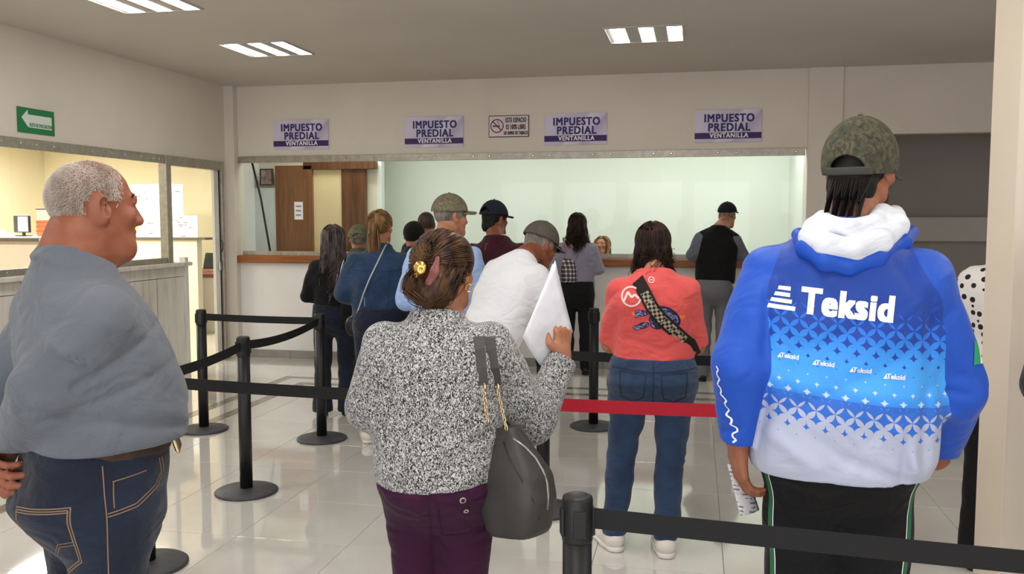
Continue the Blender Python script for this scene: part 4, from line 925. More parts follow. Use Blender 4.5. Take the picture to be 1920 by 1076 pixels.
def ex(g):
    A, E_ = p.J['shR'], p.J['elR']; u = unit(E_ - A)
    c = A + u * 0.09                                                                     # dropped shoulder seam
    for k in range(14):
        a0, a1 = 2 * PI * k / 14, 2 * PI * (k + 1) / 14; x = unit(np.cross(u, [0, 0, 1])); y = np.cross(u, x); r = 0.080
        g.cone(c + (x * math.cos(a0) + y * math.sin(a0)) * r, c + (x * math.cos(a1) + y * math.sin(a1)) * r, 0.006, 0.006, 0.006)
    g.loft([(-0.035, 0, 0, 0.088, 0.084), (0.028, 0, 0.004, 0.070, 0.069)], p.T(0, -0.010, 0.858 * p.H), p.Rt @ rotm('x', -0.42), 0.015)
sw = p.top('sweatshirt', GREY_SW, 0.597, 'long', (0.072, 0.074, 0.048), 0.0032, 8.0, 0.0075, neck_z=0.868, extra=ex, ntilt=0.5, ed=lambda P: 0.010 * np.exp(-(((P[..., 2] - 1.13) + 0.25 * P[..., 1]) / 0.014) ** 2) * (P[..., 0] > 0.12) + 0.008 * np.exp(-(((P[..., 2] - 1.28) - 0.55 * P[..., 1]) / 0.012) ** 2) * (P[..., 0] > 0.10) * (P[..., 1] > -0.1) + 0.006 * np.exp(-(((P[..., 2] - 1.20) - 0.35 * P[..., 1]) / 0.010) ** 2) * (P[..., 0] > 0.10))
jn = p.bottom('jeans', DENIM_D, 0.612, (0.180, 0.165), (0.100, 0.076, 0.068), 0.003, 9, 0.010, cy=0.015, seat=0.03, ed=lambda P: sum(0.005 * np.exp(-((P[..., 2] - z_ - s_ * P[..., 1]) / 0.010) ** 2) * (P[..., 1] > 0.0) for z_, s_ in ((0.80, 0.3), (0.74, 0.2), (0.68, 0.35), (0.62, 0.1))))
bv = bvh_of(jn)
# belt with loops and a big buckle at the front
bt = Sdf(); zb = 0.594 * p.H
bt.loft([(zb - 0.019, 0, 0.015, 0.180 * 0.965, 0.165 * 0.985), (zb + 0.019, 0, 0.015, 0.180 * 0.955, 0.165 * 0.975)], (0, 0, 0), np.eye(3))
bo = sdf_obj('belt', bt, mat('brown_leather_belt', (62, 40, 28), 0.5, (44, 28, 20), 30), p.e, 0.006)
bk = B().box(-0.038, -0.006, -0.028, 0.038, 0.006, 0.028, 0.008).build('buckle', mat('gold_silver_buckle', (205, 180, 110), 0.25, (160, 150, 140), 60, metal=1.0), bo); bk.location = (0.075, 0.178, zb - 0.012); bk.rotation_euler = (0.3, 0, -0.45)
Rr = rotm('z', 0.55)                                                                     # print frame facing the right rear of the jeans
def stitch(pts, o, R, w=0.0028, m=STITCH): return drape('stitching', poly_mesh(line_polys(pts, w)), bv, o, R, m, jn, 0.0012)
o_ = np.array([0.085, -0.12, 0.86])
pk = [(-0.075, 0.075), (0.075, 0.085), (0.072, -0.055), (0.0, -0.105), (-0.068, -0.055), (-0.075, 0.075)]
stitch(pk, o_, Rr); stitch([(x * 0.93, z * 0.93) for x, z in pk], o_, Rr); stitch([(-0.072, 0.064), (0.072, 0.074)], o_, Rr)
stitch([(-0.068, -0.01), (-0.035, -0.012), (0.0, -0.042), (0.03, -0.008), (0.07, 0.0)], o_, Rr, 0.002); stitch([(-0.068, -0.018), (-0.035, -0.02), (0.0, -0.050), (0.03, -0.016), (0.07, -0.008)], o_, Rr, 0.002)
Rs = rotm('z', 1.45); os_ = np.array([0.15, 0.02, 0.90])
stitch([(-0.05, 0.13), (-0.045, -0.15), (-0.03, -0.60)], os_, Rs); stitch([(-0.045, 0.02), (0.02, 0.028), (0.075, 0.055), (0.092, 0.085), (0.085, 0.12)], os_, Rs); stitch([(-0.045, 0.013), (0.024, 0.021), (0.082, 0.050), (0.10, 0.085), (0.093, 0.12)], os_, Rs)
stitch([(-0.03, 0.09), (0.05, 0.10)], os_, Rs); stitch([(-0.028, 0.09), (-0.03, 0.03)], os_, Rs)
# thin white hair, cropped, bald on top
ms = lambda u: (u[:, 2] + np.random.normal(size=len(u)) * 0.07 < 0.97 - 0.35 * np.clip(u[:, 1], 0, 1)) & (u[:, 1] + np.random.normal(size=len(u)) * 0.10 < 0.45 + 0.25 * np.clip(u[:, 2], 0, 1)) & ~((np.abs(u[:, 0]) > 0.86) & (u[:, 1] > -0.35) & (u[:, 2] < -0.1))
p.hair_mesh([p.hair_bristle(26000, None, 0.0062, -0.6, 0.001, 0.00065, mask=ms)], H_WHT)
eb_ = p.hair_mesh([strands(np.stack([np.stack([p.hP(sx * (0.016 + 0.03 * q), 0.088 - 0.014 * q, 0.026 + 0.006 * math.sin(q * 3)) + np.random.normal(size=3) * 0.002, p.hP(sx * (0.024 + 0.032 * q), 0.089 - 0.016 * q, 0.030 + 0.006 * math.sin(q * 3)) + np.random.normal(size=3) * 0.002]) for sx in (-1, 1) for q in np.linspace(0, 1, 40)]), 0.0012, 0.0006)], mat('dark_eyebrow', (60, 50, 44), 0.7), 'eyebrow')
for n_ in ('shoe',): p.shoes(SHOE_BLK)

# ------------------------------------------------------------------ 2: woman in the marled sweater
b0 = at(822, 800, 2.66)
fw = p = Person('woman in a black and white marled sweater and plum trousers holding up papers', b0[0], b0[1], 0.10, H=1.575, skin=SK2)
p.J['elR'] = p.L(1000, 790, 2.74); p.J['wrR'] = p.L(1054, 672, 2.86); p.J['elL'] = p.L(690, 765, 2.66); p.J['wrL'] = p.L(715, 785, 2.90)
p.J['head'] = p.L(836, 512, 2.67); p.J['kneeL'][0] = -0.068; p.J['kneeR'][0] = 0.072; p.head_yaw = -0.36; p.head_pitch = 0.03; p.joints(0.208)
p.J['neck'] = p.L(838, 612, 2.66)
p.build_head(0.93, True, 0.004)
hf = p.hand('R', (0.02, 0.10, 1.0), (0.82, -0.55, 0.12), 0.182, (0.70, 0.62, 0.55, 0.52), 0.75, fine=0.0038)
p.hand('L', (0.3, 0.8, 0.1), (-0.5, 0, 0.8), 0.165)
tor = [(0.49, -0.016, 0.180, 0.166), (0.545, -0.014, 0.192, 0.174), (0.61, -0.01, 0.192, 0.148), (0.68, -0.015, 0.198, 0.142), (0.74, -0.02, 0.202, 0.132), (0.775, -0.022, 0.180, 0.112), (0.803, -0.02, 0.132, 0.092), (0.828, -0.018, 0.085, 0.075), (0.86, -0.01, 0.062, 0.060)]
p.build_body(tor, 0.011, leg_r=(0.075, 0.055, 0.04)); p.eyes()
MARL, _nt, _b = new_mat('black_white_marled_knit')
_tc = _nt.add('ShaderNodeTexCoord'); _mp = _nt.add('ShaderNodeMapping', inp={'Vector': _tc.outputs['Object'], 'Scale': (1.25, 1.0, 0.8)})
_n = _nt.add('ShaderNodeTexNoise', inp={'Vector': _mp.outputs[0], 'Scale': 165.0, 'Detail': 1.0, 'Distortion': 1.8})
_nt.link(_nt.ramp(_n.outputs[0], [(0.42, (40, 40, 42)), (0.50, (112, 112, 112)), (0.57, (206, 204, 202))]), _b.inputs['Base Color']); _b.inputs['Roughness'].default_value = 0.95; _b.inputs['Sheen Weight'].default_value = 0.3; _b.inputs['Specular IOR Level'].default_value = 0.15
_bp = _nt.add('ShaderNodeBump', inp={'Height': _n.outputs[0], 'Strength': 0.6, 'Distance': 0.006}); _nt.link(_bp.outputs[0], _b.inputs['Normal'])
def ex(g):
    c = p.T(0, -0.018, 0.835 * p.H); g.loft([(-0.02, 0, 0, 0.085, 0.080), (0.012, 0, 0.003, 0.070, 0.066)], c, np.eye(3), 0.012)
    for q, rr in ((0.52, 0.07), (0.56, 0.066)): pass
sweater = p.top('sweater', MARL, 0.524, 'long', (0.068, 0.066, 0.046), 0.0035, 8.5, 0.007, neck_z=0.843, extra=ex, cuff=0.010, hem_roll=0.10, ed=ridges((0.20, 1.04, 0.02, 0.93, 0.014, -0.010), (0.20, 0.98, 0.06, 0.905, 0.012, -0.008), (-0.20, 1.05, -0.12, 0.93, 0.016, -0.008), (0.20, 1.12, 0.10, 1.00, 0.014, 0.007), (-0.15, 1.22, -0.10, 1.05, 0.018, 0.006)))
PLUM = cloth('plum_trousers', (62, 17, 51), (48, 11, 40), weave=260, bump=0.1, sheen=0.05)
pl = p.bottom('trousers', PLUM, 0.60, (0.174, 0.134), (0.092, 0.064, 0.055), 0.0035, 8, 0.009, seat=0.035, ed=ridges((-0.17, 0.69, -0.02, 0.655, 0.010, 0.009), (0.17, 0.70, 0.03, 0.655, 0.010, 0.009), (-0.16, 0.655, -0.03, 0.635, 0.008, 0.006), (0.165, 0.655, 0.03, 0.63, 0.008, 0.007), (0.16, 0.62, 0.05, 0.60, 0.008, 0.005), (0.0, 0.86, 0.0, 0.66, 0.012, 0.010), (-0.15, 0.60, -0.05, 0.585, 0.008, 0.005)))
bv = bvh_of(pl); o_ = np.array([0.095, -0.15, 0.80]); Rz_ = rotm('z', 0.15)
SEAM_P = mat('plum_seam', (46, 10, 38), 0.85)
drape('pocket_flap', poly_mesh([[(-0.075, 0.045), (0.08, 0.055), (0.082, 0.018), (0.0, 0.0), (-0.072, 0.008)]]), bv, o_, Rz_, PLUM, pl, 0.005)
drape('seam', poly_mesh(line_polys([(-0.072, 0.006), (0.0, -0.002), (0.082, 0.016)], 0.004) + line_polys([(-0.07, 0.0), (-0.06, -0.13), (0.07, -0.12), (0.082, 0.0)], 0.003)), bv, o_, Rz_, SEAM_P, pl, 0.003)
drape('pocket_tab', poly_mesh([[(-0.010, 0.03), (0.016, 0.03), (0.014, -0.025), (-0.008, -0.025)]]), bv, o_, Rz_, SEAM_P, pl, 0.006)
drape('seam', poly_mesh(line_polys([(-0.095, 0.10), (-0.094, -0.05), (-0.09, -0.30)], 0.003)), bv, o_, Rz_, SEAM_P, pl, 0.001)
for dx, dz, r in ((0.003, 0.008, 0.0095), (0.012, -0.032, 0.007)):
    drape('snap_button', poly_mesh(ring_polys(dx, dz, r * 0.8, 0.004, 14)), bv, o_, Rz_, BOLT, pl, 0.007)
p.shoes(SHOE_BLK)
# brown hair gathered in a claw clip
tie = (0.08, -1.0, 0.04)
def bun(g):
    P = p.hP
    for pts, rr in (([(-0.025, -0.100, 0.03), (-0.060, -0.118, -0.01), (-0.062, -0.125, -0.055), (-0.02, -0.125, -0.080), (0.02, -0.115, -0.062)], (0.020, 0.026, 0.025, 0.024, 0.018)), ([(0.01, -0.105, 0.02), (0.02, -0.122, -0.03), (-0.01, -0.132, -0.06), (-0.05, -0.125, -0.03)], (0.020, 0.024, 0.022, 0.016)), ([(0.045, -0.085, 0.0), (0.035, -0.092, -0.05), (0.0, -0.09, -0.085), (-0.03, -0.08, -0.08)], (0.022, 0.026, 0.022, 0.018)), ([(-0.05, -0.115, -0.02), (-0.085, -0.125, -0.035), (-0.108, -0.12, -0.03)], (0.012, 0.008, 0.003))):
        g.chain([P(q[0] + 0.030, q[1], q[2]) for q in pts], rr, 0.018)
    g.ell(P(0, -0.02, 0.052), (0.083, 0.100, 0.080), 0.03, p.Rh)
hp_ = [p.scalp([((0, 0.052, 0.035), (0, 1, -0.55))], 0.010, 0.0055, bun), p.hair_gather(2600, tie, 0.0016, 12, -0.75, 0.62, 0.016)]
lk = []
for k in range(420):                                                                      # locks that follow the twisted loops
    q = random.random(); base = np.array([(-0.025, -0.118, 0.03), (-0.068, -0.138, -0.01), (-0.072, -0.145, -0.055), (-0.02, -0.148, -0.085), (0.03, -0.13, -0.065), (0.045, -0.115, -0.03)]); j = np.random.normal(size=3) * 0.011
    t = np.linspace(0, 5, 14); lk.append(np.stack([p.hP(*(np.array([0.030, 0, 0]) + np.array([np.interp(x, range(6), base[:, i]) for i in range(3)]) + j * (0.6 + 0.4 * math.sin(x)))) for x in t]))
for k in range(300):                                                                      # and the lower right roll
    base = np.array([(0.085, -0.080, 0.01), (0.075, -0.098, -0.03), (0.055, -0.108, -0.065), (0.020, -0.112, -0.095), (-0.005, -0.102, -0.098)]); j = np.random.normal(size=3) * 0.013; t = np.linspace(0, 4, 12)
    lk.append(np.stack([p.hP(*(np.array([np.interp(x, range(5), base[:, i]) for i in range(3)]) + j * (0.7 + 0.5 * math.sin(x + k)))) for x in np.interp(np.linspace(0, 1, 14), np.linspace(0, 1, 12), t)]))
hp_.append(strands(np.array(lk), 0.0015, 0.0007)); lk = []
for k in range(46):                                                                       # loose wisps on the nape
    x0 = random.uniform(-0.05, 0.045); L_ = random.uniform(0.05, 0.11); t = np.linspace(0, 1, 8)
    lk.append(np.stack([p.hP(x0 + 0.012 * math.sin(4 * s + k) * s, -0.085 - 0.02 * s, -0.06 - L_ * s) for s in t]))
hp_.append(strands(np.array(lk), 0.0012, 0.0005)); p.hair_mesh(hp_, H_BRN)
cl = empty('hair_claw', p.hP(0.0, -0.137, 0.012), 0); cl.parent = p.e; cl.rotation_euler = (0.15, 0.45, p.head_yaw + 0.1)
ROSE = mat('brown_pink_claw_plastic', (128, 74, 70), 0.35); GOLD = mat('polished_gold', (232, 190, 110), 0.2, metal=1.0)
c_ = Sdf(); c_.chain([(0.030, 0.0, 0.055), (0.040, -0.012, 0.02), (0.038, -0.012, -0.02), (0.026, 0.002, -0.05)], (0.007, 0.014, 0.013, 0.006), 0.01, ((0, 1, 0), 2.0))
for k in range(4): z = 0.035 - 0.022 * k; c_.cone((0.036, -0.006, z), (0.024, 0.018, z - 0.004), 0.004, 0.002, 0.004)
sdf_obj('jaw', c_, ROSE, cl, 0.003)
c_ = Sdf(); c_.ell((-0.006, -0.010, 0.006), (0.021, 0.013, 0.023), 0.006); c_.chain([(-0.004, -0.012, 0.0), (-0.010, -0.010, -0.02), (-0.004, -0.002, -0.035)], (0.012, 0.009, 0.004), 0.006); c_.ell((0.002, -0.024, 0.008), (0.006, 0.006, 0.007), 0.003, None, 's')
sdf_obj('gold_ornament', c_, GOLD, cl, 0.003)
er = p.hP(0.086, 0.002, -0.046); eo = B().tube([(0.011 * math.cos(a), 0.011 * math.sin(a) * 0.35, 0.011 * math.sin(a)) for a in np.linspace(0, 2 * PI, 19)[:-1]], 0.0022, 6, True).build('earring', GOLD, p.e, True); eo.location = er; eo.rotation_euler = (0, 0, 0.3)
# papers in her raised hand
PAPER, _nt, _b = new_mat('printed_paper')
_tc = _nt.add('ShaderNodeTexCoord'); _s = _nt.add('ShaderNodeSeparateXYZ', inp={0: _tc.outputs['Object']})
_w = _nt.add('ShaderNodeTexNoise', inp={'Vector': _tc.outputs['Object'], 'Scale': 7.0, 'Detail': 3.0})
_nt.link(_nt.ramp(_w.outputs[0], [(0.35, (224, 224, 230)), (0.55, (238, 238, 242)), (0.75, (214, 210, 216))]), _b.inputs['Base Color']); _b.inputs['Roughness'].default_value = 0.7
hw = world_of(p, hf['w'] + hf['f'] * 0.09)
sheet('paper', [at(1041, 488, 2.81), at(1074, 622, 2.89), at(1016, 688, 2.85), at(980, 632, 2.77)], PAPER, (0.0, -0.015, 0.0), 10, label='creased white papers held up in the sweater woman\'s right hand', cat='paper')
sheet('paper', [at(1036, 494, 2.85), at(1066, 628, 2.91), at(1012, 680, 2.89), at(984, 640, 2.84)], PAPER, (0.0, 0.012, 0.0), 10, label='back sheet of the papers held up by the sweater woman', cat='paper')
# handbag on her right shoulder
BAGM = mat('dark_grey_leather', (62, 60, 57), 0.5, (54, 52, 50), 12, bump=0.12, bscale=160); PIPE = mat('silver_piping', (158, 152, 146), 0.35, metal=0.6); CHAIN = mat('pale_gold_chain', (228, 206, 166), 0.25, metal=1.0)
bc = at(974, 905, 2.55); hb = empty('handbag', (bc[0], bc[1], bc[2] - 0.15), -0.55, label='dark grey leather handbag with gold chain straps on the sweater woman\'s shoulder', cat='handbag')
Rb = rotm('z', -0.55); oB = np.array([bc[0], bc[1], bc[2] - 0.15]); BL = lambda w: (np.asarray(w) - oB) @ Rb
Rt_ = rotm('y', -0.16)
g = Sdf(); g.loft([(0.0, 0.0, 0, 0.078, 0.060), (0.012, 0, 0, 0.092, 0.068), (0.10, 0.006, 0, 0.118, 0.076), (0.17, 0.008, 0, 0.114, 0.072), (0.24, -0.008, 0, 0.086, 0.050), (0.31, -0.024, 0, 0.062, 0.028)], (0, 0, 0), Rt_, 0.02, pw=3.6)
g.ell(Rt_ @ np.array([-0.035, 0, 0.31]), (0.03, 0.014, 0.045), 0.006, Rt_, 's')
bagb = sdf_obj('bag_body', g, BAGM, hb, 0.005); bvb = bvh_of(bagb)
def bag_line(pts, r, m, nm):
    q = []
    for px, py in pts:
        o = BL((0, 0, EYE)); d = Vector(BL(at(px, py, 3)) - o).normalized(); h = bvb.ray_cast(Vector(o), d, 9)
        if h[0] is not None: q.append(h[0] - d * r * 0.3)
    if len(q) > 2: B().tube(q, r, 6).build(nm, m, hb, True)
bag_line([(962, 822), (985, 838), (1004, 858), (1018, 882), (1026, 905), (1028, 930), (1026, 955)], 0.0035, PIPE, 'zip_piping')
bag_line([(944, 828), (955, 860), (978, 900), (1000, 940), (1012, 975)], 0.002, mat('dark_leather_seam', (38, 36, 35), 0.6), 'seam')
bvs = bvh_of(sweater)
for k, (top_, mid, end_) in enumerate((([(897, 634), (900, 655), (903, 690), (906, 722)], (912, 756), (914, 792)), ([(918, 634), (921, 655), (926, 690), (931, 722)], (942, 762), (950, 806)))):
    pts = []
    sh_ = world_of(p, p.J['shR'])
    for px, py in top_:
        h = hit(p, bvs, px, py, 0.004)
        if h is not None: pts.append(BL(world_of(p, h)))
    if len(pts) >= 2:
        over = [BL(world_of(p, hit(p, bvs, top_[0][0] + 2, 625, 0.004)))] if hit(p, bvs, top_[0][0] + 2, 625) is not None else []
        back = pts[0] + Rb.T @ np.array([-0.02, 0.06, 0.012])
        B().strip([pts[0] + Rb.T @ np.array([0.0, 0.16, -0.02]), pts[0] + Rb.T @ np.array([0.0, 0.08, 0.018])] + pts, Rb.T @ np.array([0.98, 0.2, 0]), 0.030, 0.006).build('leather_strap', BAGM, hb)
        a = pts[-1]; e = BL(at(end_[0], end_[1], 2.50)); ch = B(); N = 11
        for i in range(N):
            c0 = a + (e - a) * (i + 0.5) / N; u = unit(e - a); v = unit(np.cross(u, [0, 1, 0.2])) if i % 2 == 0 else unit(np.cross(u, [1, 0.3, 0])); l_ = np.linalg.norm(e - a) / N * 0.68
            ch.tube([c0 + u * l_ * math.cos(t) + v * 0.0058 * math.sin(t) for t in np.linspace(0, 2 * PI, 11)[:-1]], 0.0019, 5, True)
        ch.build('chain', CHAIN, hb, True)['kind'] = 'stuff'
        B().tube([a + np.array([0.010 * math.cos(t), 0, 0.010 * math.sin(t) - 0.004]) for t in np.linspace(0, 2 * PI, 15)[:-1]], 0.002, 5, True).build('ring', CHAIN, hb, True)
# ------------------------------------------------------------------ 3: man in the blue printed jacket
b0 = at(1571, 880, 2.42)
tk = p = Person('man in a camouflage cap and blue star patterned jacket with a white hood', b0[0], b0[1], -0.08, H=1.85, skin=SK1)
p.J['elL'] = p.L(1392, 680, 2.38); p.J['wrL'] = p.L(1384, 834, 2.44); p.J['elR'] = p.L(1790, 725, 2.38); p.J['wrR'] = p.L(1752, 862, 2.56)
p.J['head'] = p.L(1614, 325, 2.44); p.head_yaw = -0.40; p.head_pitch = 0.03; p.joints(0.245); p.build_head(1.0, False, 0.005)
hf = p.hand('L', (0.05, 0.10, -1.0), (-0.85, -0.45, 0.05), 0.19, (0.28, 0.42, 0.50, 0.50), 0.5, fine=0.0038)
p.hand('R', (-0.6, 0.6, -0.3), (0.5, 0, 0.6), 0.185)
tor = [(0.49, 0.0, 0.222, 0.170), (0.512, 0.0, 0.248, 0.188), (0.57, 0.0, 0.244, 0.180), (0.65, -0.005, 0.236, 0.165), (0.73, -0.015, 0.232, 0.158), (0.765, -0.02, 0.222, 0.142), (0.80, -0.02, 0.185, 0.120), (0.83, -0.02, 0.135, 0.10), (0.868, -0.01, 0.085, 0.08)]
p.build_body(tor, 0.012)
JK, nt, b = new_mat('blue_star_print_jersey'); tc = nt.add('ShaderNodeTexCoord'); s = nt.add('ShaderNodeSeparateXYZ', inp={0: tc.outputs['Object']})
X, Z = s.outputs[0], nt.math('ADD', s.outputs[2], nt.math('MULTIPLY', s.outputs[0], 0.10))          # the print hangs a little askew
K = 1 / 0.046
def star(dx, dz, k=K):
    u = nt.math('ABSOLUTE', nt.math('SUBTRACT', nt.math('FRACT', nt.math('ADD', nt.math('MULTIPLY', X, k), dx)), 0.5)); v = nt.math('ABSOLUTE', nt.math('SUBTRACT', nt.math('FRACT', nt.math('ADD', nt.math('MULTIPLY', Z, k), dz)), 0.5))
    q = nt.math('ADD', nt.math('POWER', u, 0.55), nt.math('POWER', v, 0.55)); return nt.math('POWER', q, 1.818)
def ramp1(z0, v0, z1, v1):
    n = nt.add('ShaderNodeMapRange', inp={0: Z, 1: z0, 2: z1, 3: v0, 4: v1}); return n.outputs[0]
base = nt.ramp(ramp1(0.90, 0, 1.50, 1), [(0.0, (184, 190, 210)), (0.27, (172, 178, 202)), (0.385, (170, 176, 202)), (0.40, (44, 136, 232)), (0.46, (70, 164, 246)), (0.56, (60, 156, 240)), (0.68, (36, 120, 220)), (0.80, (26, 88, 204)), (0.84, (22, 78, 196))])
st1 = star(0.0, 0.0); st2 = star(0.5, 0.5); mn = nt.math('MINIMUM', st1, st2)
mA = nt.math('LESS_THAN', mn, nt.math('MINIMUM', ramp1(1.21, 0.02, 1.42, 1.05), 1.1)); mA = nt.math('MULTIPLY', mA, nt.math('GREATER_THAN', Z, 1.215))
c1 = nt.mix(mA, base, lin((16, 62, 156)))
mW = nt.math('LESS_THAN', mn, ramp1(1.215, 0.0, 1.145, 0.30)); mW = nt.math('MULTIPLY', mW, nt.math('MULTIPLY', nt.math('GREATER_THAN', Z, 1.142), nt.math('LESS_THAN', Z, 1.215)))
c2 = nt.mix(mW, c1, lin((190, 212, 240)))
mB = nt.math('LESS_THAN', mn, ramp1(1.03, 0.03, 1.15, 0.95)); mB = nt.math('MULTIPLY', mB, nt.math('MULTIPLY', nt.math('GREATER_THAN', Z, 1.035), nt.math('LESS_THAN', Z, 1.142)))
at_ = nt.add('ShaderNodeAttribute', attribute_name='sleeve'); c3 = nt.mix(mB, c2, lin((42, 104, 202)))
nt.link(nt.mix(nt.math('GREATER_THAN', at_.outputs['Fac'], 0.0), c3, lin((20, 78, 186))), b.inputs['Base Color']); b.inputs['Roughness'].default_value = 0.55; b.inputs['Sheen Weight'].default_value = 0.1; b.inputs['Specular IOR Level'].default_value = 0.35
BLUE = mat('royal_blue_jersey', (20, 78, 186), 0.5, (17, 70, 174), 2, spec=0.35)
tcj = nt.add('ShaderNodeTexCoord'); nj = nt.add('ShaderNodeTexNoise', inp={'Vector': tcj.outputs['Object'], 'Scale': 7.0, 'Detail': 2.5, 'Distortion': 1.4, 'Roughness': 0.4}); bj = nt.add('ShaderNodeBump', inp={'Height': nj.outputs[0], 'Strength': 0.30, 'Distance': 0.05}); nt.link(bj.outputs[0], b.inputs['Normal'])
jk = p.top('jacket', JK, 0.497, 'long', (0.080, 0.078, 0.056), 0.0045, 6.5, 0.0075, neck_z=0.862, hem_roll=0.03, k_arm=0.06, ed=ridges((0.10, 1.12, 0.20, 0.93, 0.018, -0.014), (0.15, 1.08, 0.14, 0.92, 0.013, 0.010), (0.20, 1.20, 0.19, 0.95, 0.014, 0.012), (-0.19, 1.20, -0.21, 0.95, 0.016, 0.010), (-0.21, 1.06, -0.05, 0.95, 0.020, -0.008), (-0.10, 1.06, 0.06, 0.96, 0.018, 0.006), (0.0, 1.00, 0.16, 0.935, 0.012, 0.007), (-0.19, 1.44, -0.20, 1.22, 0.014, 0.010), (0.20, 1.44, 0.205, 1.20, 0.014, 0.010), (0.10, 1.50, 0.19, 1.38, 0.016, 0.006), (-0.10, 1.50, -0.18, 1.38, 0.016, 0.006), (0.24, 1.16, 0.33, 1.14, 0.010, 0.010), (0.25, 1.10, 0.33, 1.06, 0.012, -0.008), (-0.33, 1.12, -0.26, 1.06, 0.010, 0.008), (-0.31, 1.02, -0.25, 1.05, 0.010, 0.008)))
Vj = np.empty(len(jk.data.vertices) * 3, np.float32); jk.data.vertices.foreach_get('co', Vj); Vj = Vj.reshape(-1, 3).astype(float)
dd_ = [np.min([o[0](Vj) for o in p.g.ops if o[5] == t_], 0) for t_ in (0, 1)]; jk.data.attributes.new('sleeve', 'FLOAT', 'POINT').data.foreach_set('value', (dd_[0] - dd_[1] - 0.004).astype(np.float32))
bv = bvh_of(jk); I3 = np.eye(3); Rt_ = rotm('y', 0.085)
lc = p.L(1590, 575, 2.22); oT = np.array([lc[0], -0.3, lc[2]])
WL = mat('white_print', (240, 240, 244), 0.6)
drape('lettering', text_mesh('Teksid', 0.090, bold=0.0042, sx=0.84, spacing=1.1), bv, oT, Rt_, WL, jk, 0.002, 0.01)
ic = [[(-0.018, 0.020 - 0), (0.018, 0.020), (0.018, 0.029), (-0.012, 0.029)]]
ic = [[(-0.012, 0.022), (0.020, 0.022), (0.020, 0.032), (-0.010, 0.032)], [(-0.020, 0.006), (0.020, 0.006), (0.020, 0.016), (-0.017, 0.016)], [(-0.028, -0.010), (0.026, -0.010), (0.026, 0.0), (-0.025, 0.0)], [(-0.034, -0.027), (0.036, -0.027), (0.036, -0.016), (-0.031, -0.016)]]
drape('emblem', poly_mesh(ic), bv, oT + Rt_ @ np.array([-0.160, 0, 0.0]), Rt_, WL, jk, 0.002, 0.01)
for px, py in ((1478, 673), (1544, 682), (1612, 692), (1674, 703)):
    q = p.L(px, py, 2.24); drape('lettering', text_mesh('Teksid', 0.017, bold=0.0006), bv, (q[0] + 0.004, -0.3, q[2]), Rt_, WL, jk, 0.0015, 0.008)
    drape('emblem', poly_mesh([[(-0.028, -0.006), (-0.018, -0.006), (-0.022, 0.006)]]), bv, (q[0] + 0.002, -0.3, q[2]), Rt_, WL, jk, 0.0015, 0.008)
q = p.L(1814, 655, 2.36); Rf = rotm('z', 0.45)
drape('flag_patch_green', poly_mesh([[(-0.030, -0.030), (0.0, -0.030), (0.0, 0.032), (-0.030, 0.032)]]), bv, (q[0], q[1], q[2]), Rf, mat('flag_green', (46, 158, 112), 0.6), jk, 0.002)
drape('flag_patch_white', poly_mesh([[(0.0, -0.030), (0.024, -0.030), (0.024, 0.032), (0.0, 0.032)]]), bv, (q[0], q[1], q[2]), Rf, WL, jk, 0.002)
q = p.L(1356, 755, 2.36); pts = [(0.006 * math.sin(i * 1.9) + 0.004 * math.sin(i * 0.7), 0.10 - 0.0085 * i) for i in range(26)]
drape('sleeve_lettering', poly_mesh(line_polys(pts, 0.0045)), bv, (q[0], q[1], q[2]), rotm('z', -0.95), WL, jk, 0.002)
# hood: white lining over a blue outer fold
P = lambda px, py, d: p.L(px, py, d)
g = Sdf(); g.chain([P(1498, 440, 2.40), P(1512, 466, 2.29), P(1548, 490, 2.235), P(1592, 500, 2.225), P(1642, 486, 2.235), P(1690, 456, 2.29), P(1708, 436, 2.40)], (0.020, 0.024, 0.024, 0.022, 0.024, 0.024, 0.020), 0.03, ((0, 1, 0.3), 1.5))
g.chain([P(1520, 450, 2.34), P(1590, 476, 2.27), P(1680, 444, 2.34)], (0.03, 0.032, 0.03), 0.03, ((0, 1, 0.3), 1.4)); g.disp = lambda Q: 0.0008 * folds(Q, 9)
hd = sdf_obj('hood', g, BLUE, p.e, 0.005)
WHT_J = cloth('white_hood_lining', (226, 230, 238), (214, 218, 228), weave=160, bump=0.12)
g = Sdf(); g.chain([P(1524, 424, 2.40), P(1522, 444, 2.29), P(1554, 462, 2.235), P(1600, 468, 2.22), P(1648, 452, 2.24), P(1680, 424, 2.30), P(1676, 402, 2.40)], (0.026, 0.030, 0.030, 0.028, 0.030, 0.030, 0.026), 0.03, ((0, 1, 0.2), 1.25))
g.chain([P(1544, 412, 2.38), P(1548, 424, 2.29), P(1592, 432, 2.26), P(1640, 422, 2.28), P(1654, 400, 2.37)], (0.026, 0.028, 0.027, 0.028, 0.026), 0.016)
g.disp = lambda Q: 0.0010 * folds(Q, 11, 1.0)
sdf_obj('hood_lining', g, WHT_J, hd, 0.005)
BLKC = cloth('black_sport_trousers', (17, 17, 19), (13, 13, 15), weave=240, bump=0.08, sheen=0.05)
tr = p.bottom('trousers', BLKC, 0.53, (0.200, 0.140), (0.108, 0.085, 0.07), 0.004, 7, 0.010, seat=0.008)
bvt = bvh_of(tr); GRS = mat('trouser_stripe_green', (40, 104, 66), 0.7)
for nm, dx, w, m in (('stripe', 0.0, 0.016, GRS), ('piping', -0.012, 0.0035, WL)):
    drape(nm, poly_mesh(line_polys([(dx, 0.02), (dx - 0.005, -0.35), (dx - 0.01, -0.75)], w)), bvt, (0.17, -0.05, 0.92), rotm('z', 0.75), m, tr, 0.0015, 0.02)
    drape(nm, poly_mesh(line_polys([(-dx, 0.02), (-dx + 0.005, -0.35), (-dx + 0.01, -0.75)], w)), bvt, (-0.17, -0.05, 0.92), rotm('z', -0.75), m, tr, 0.0015, 0.02)
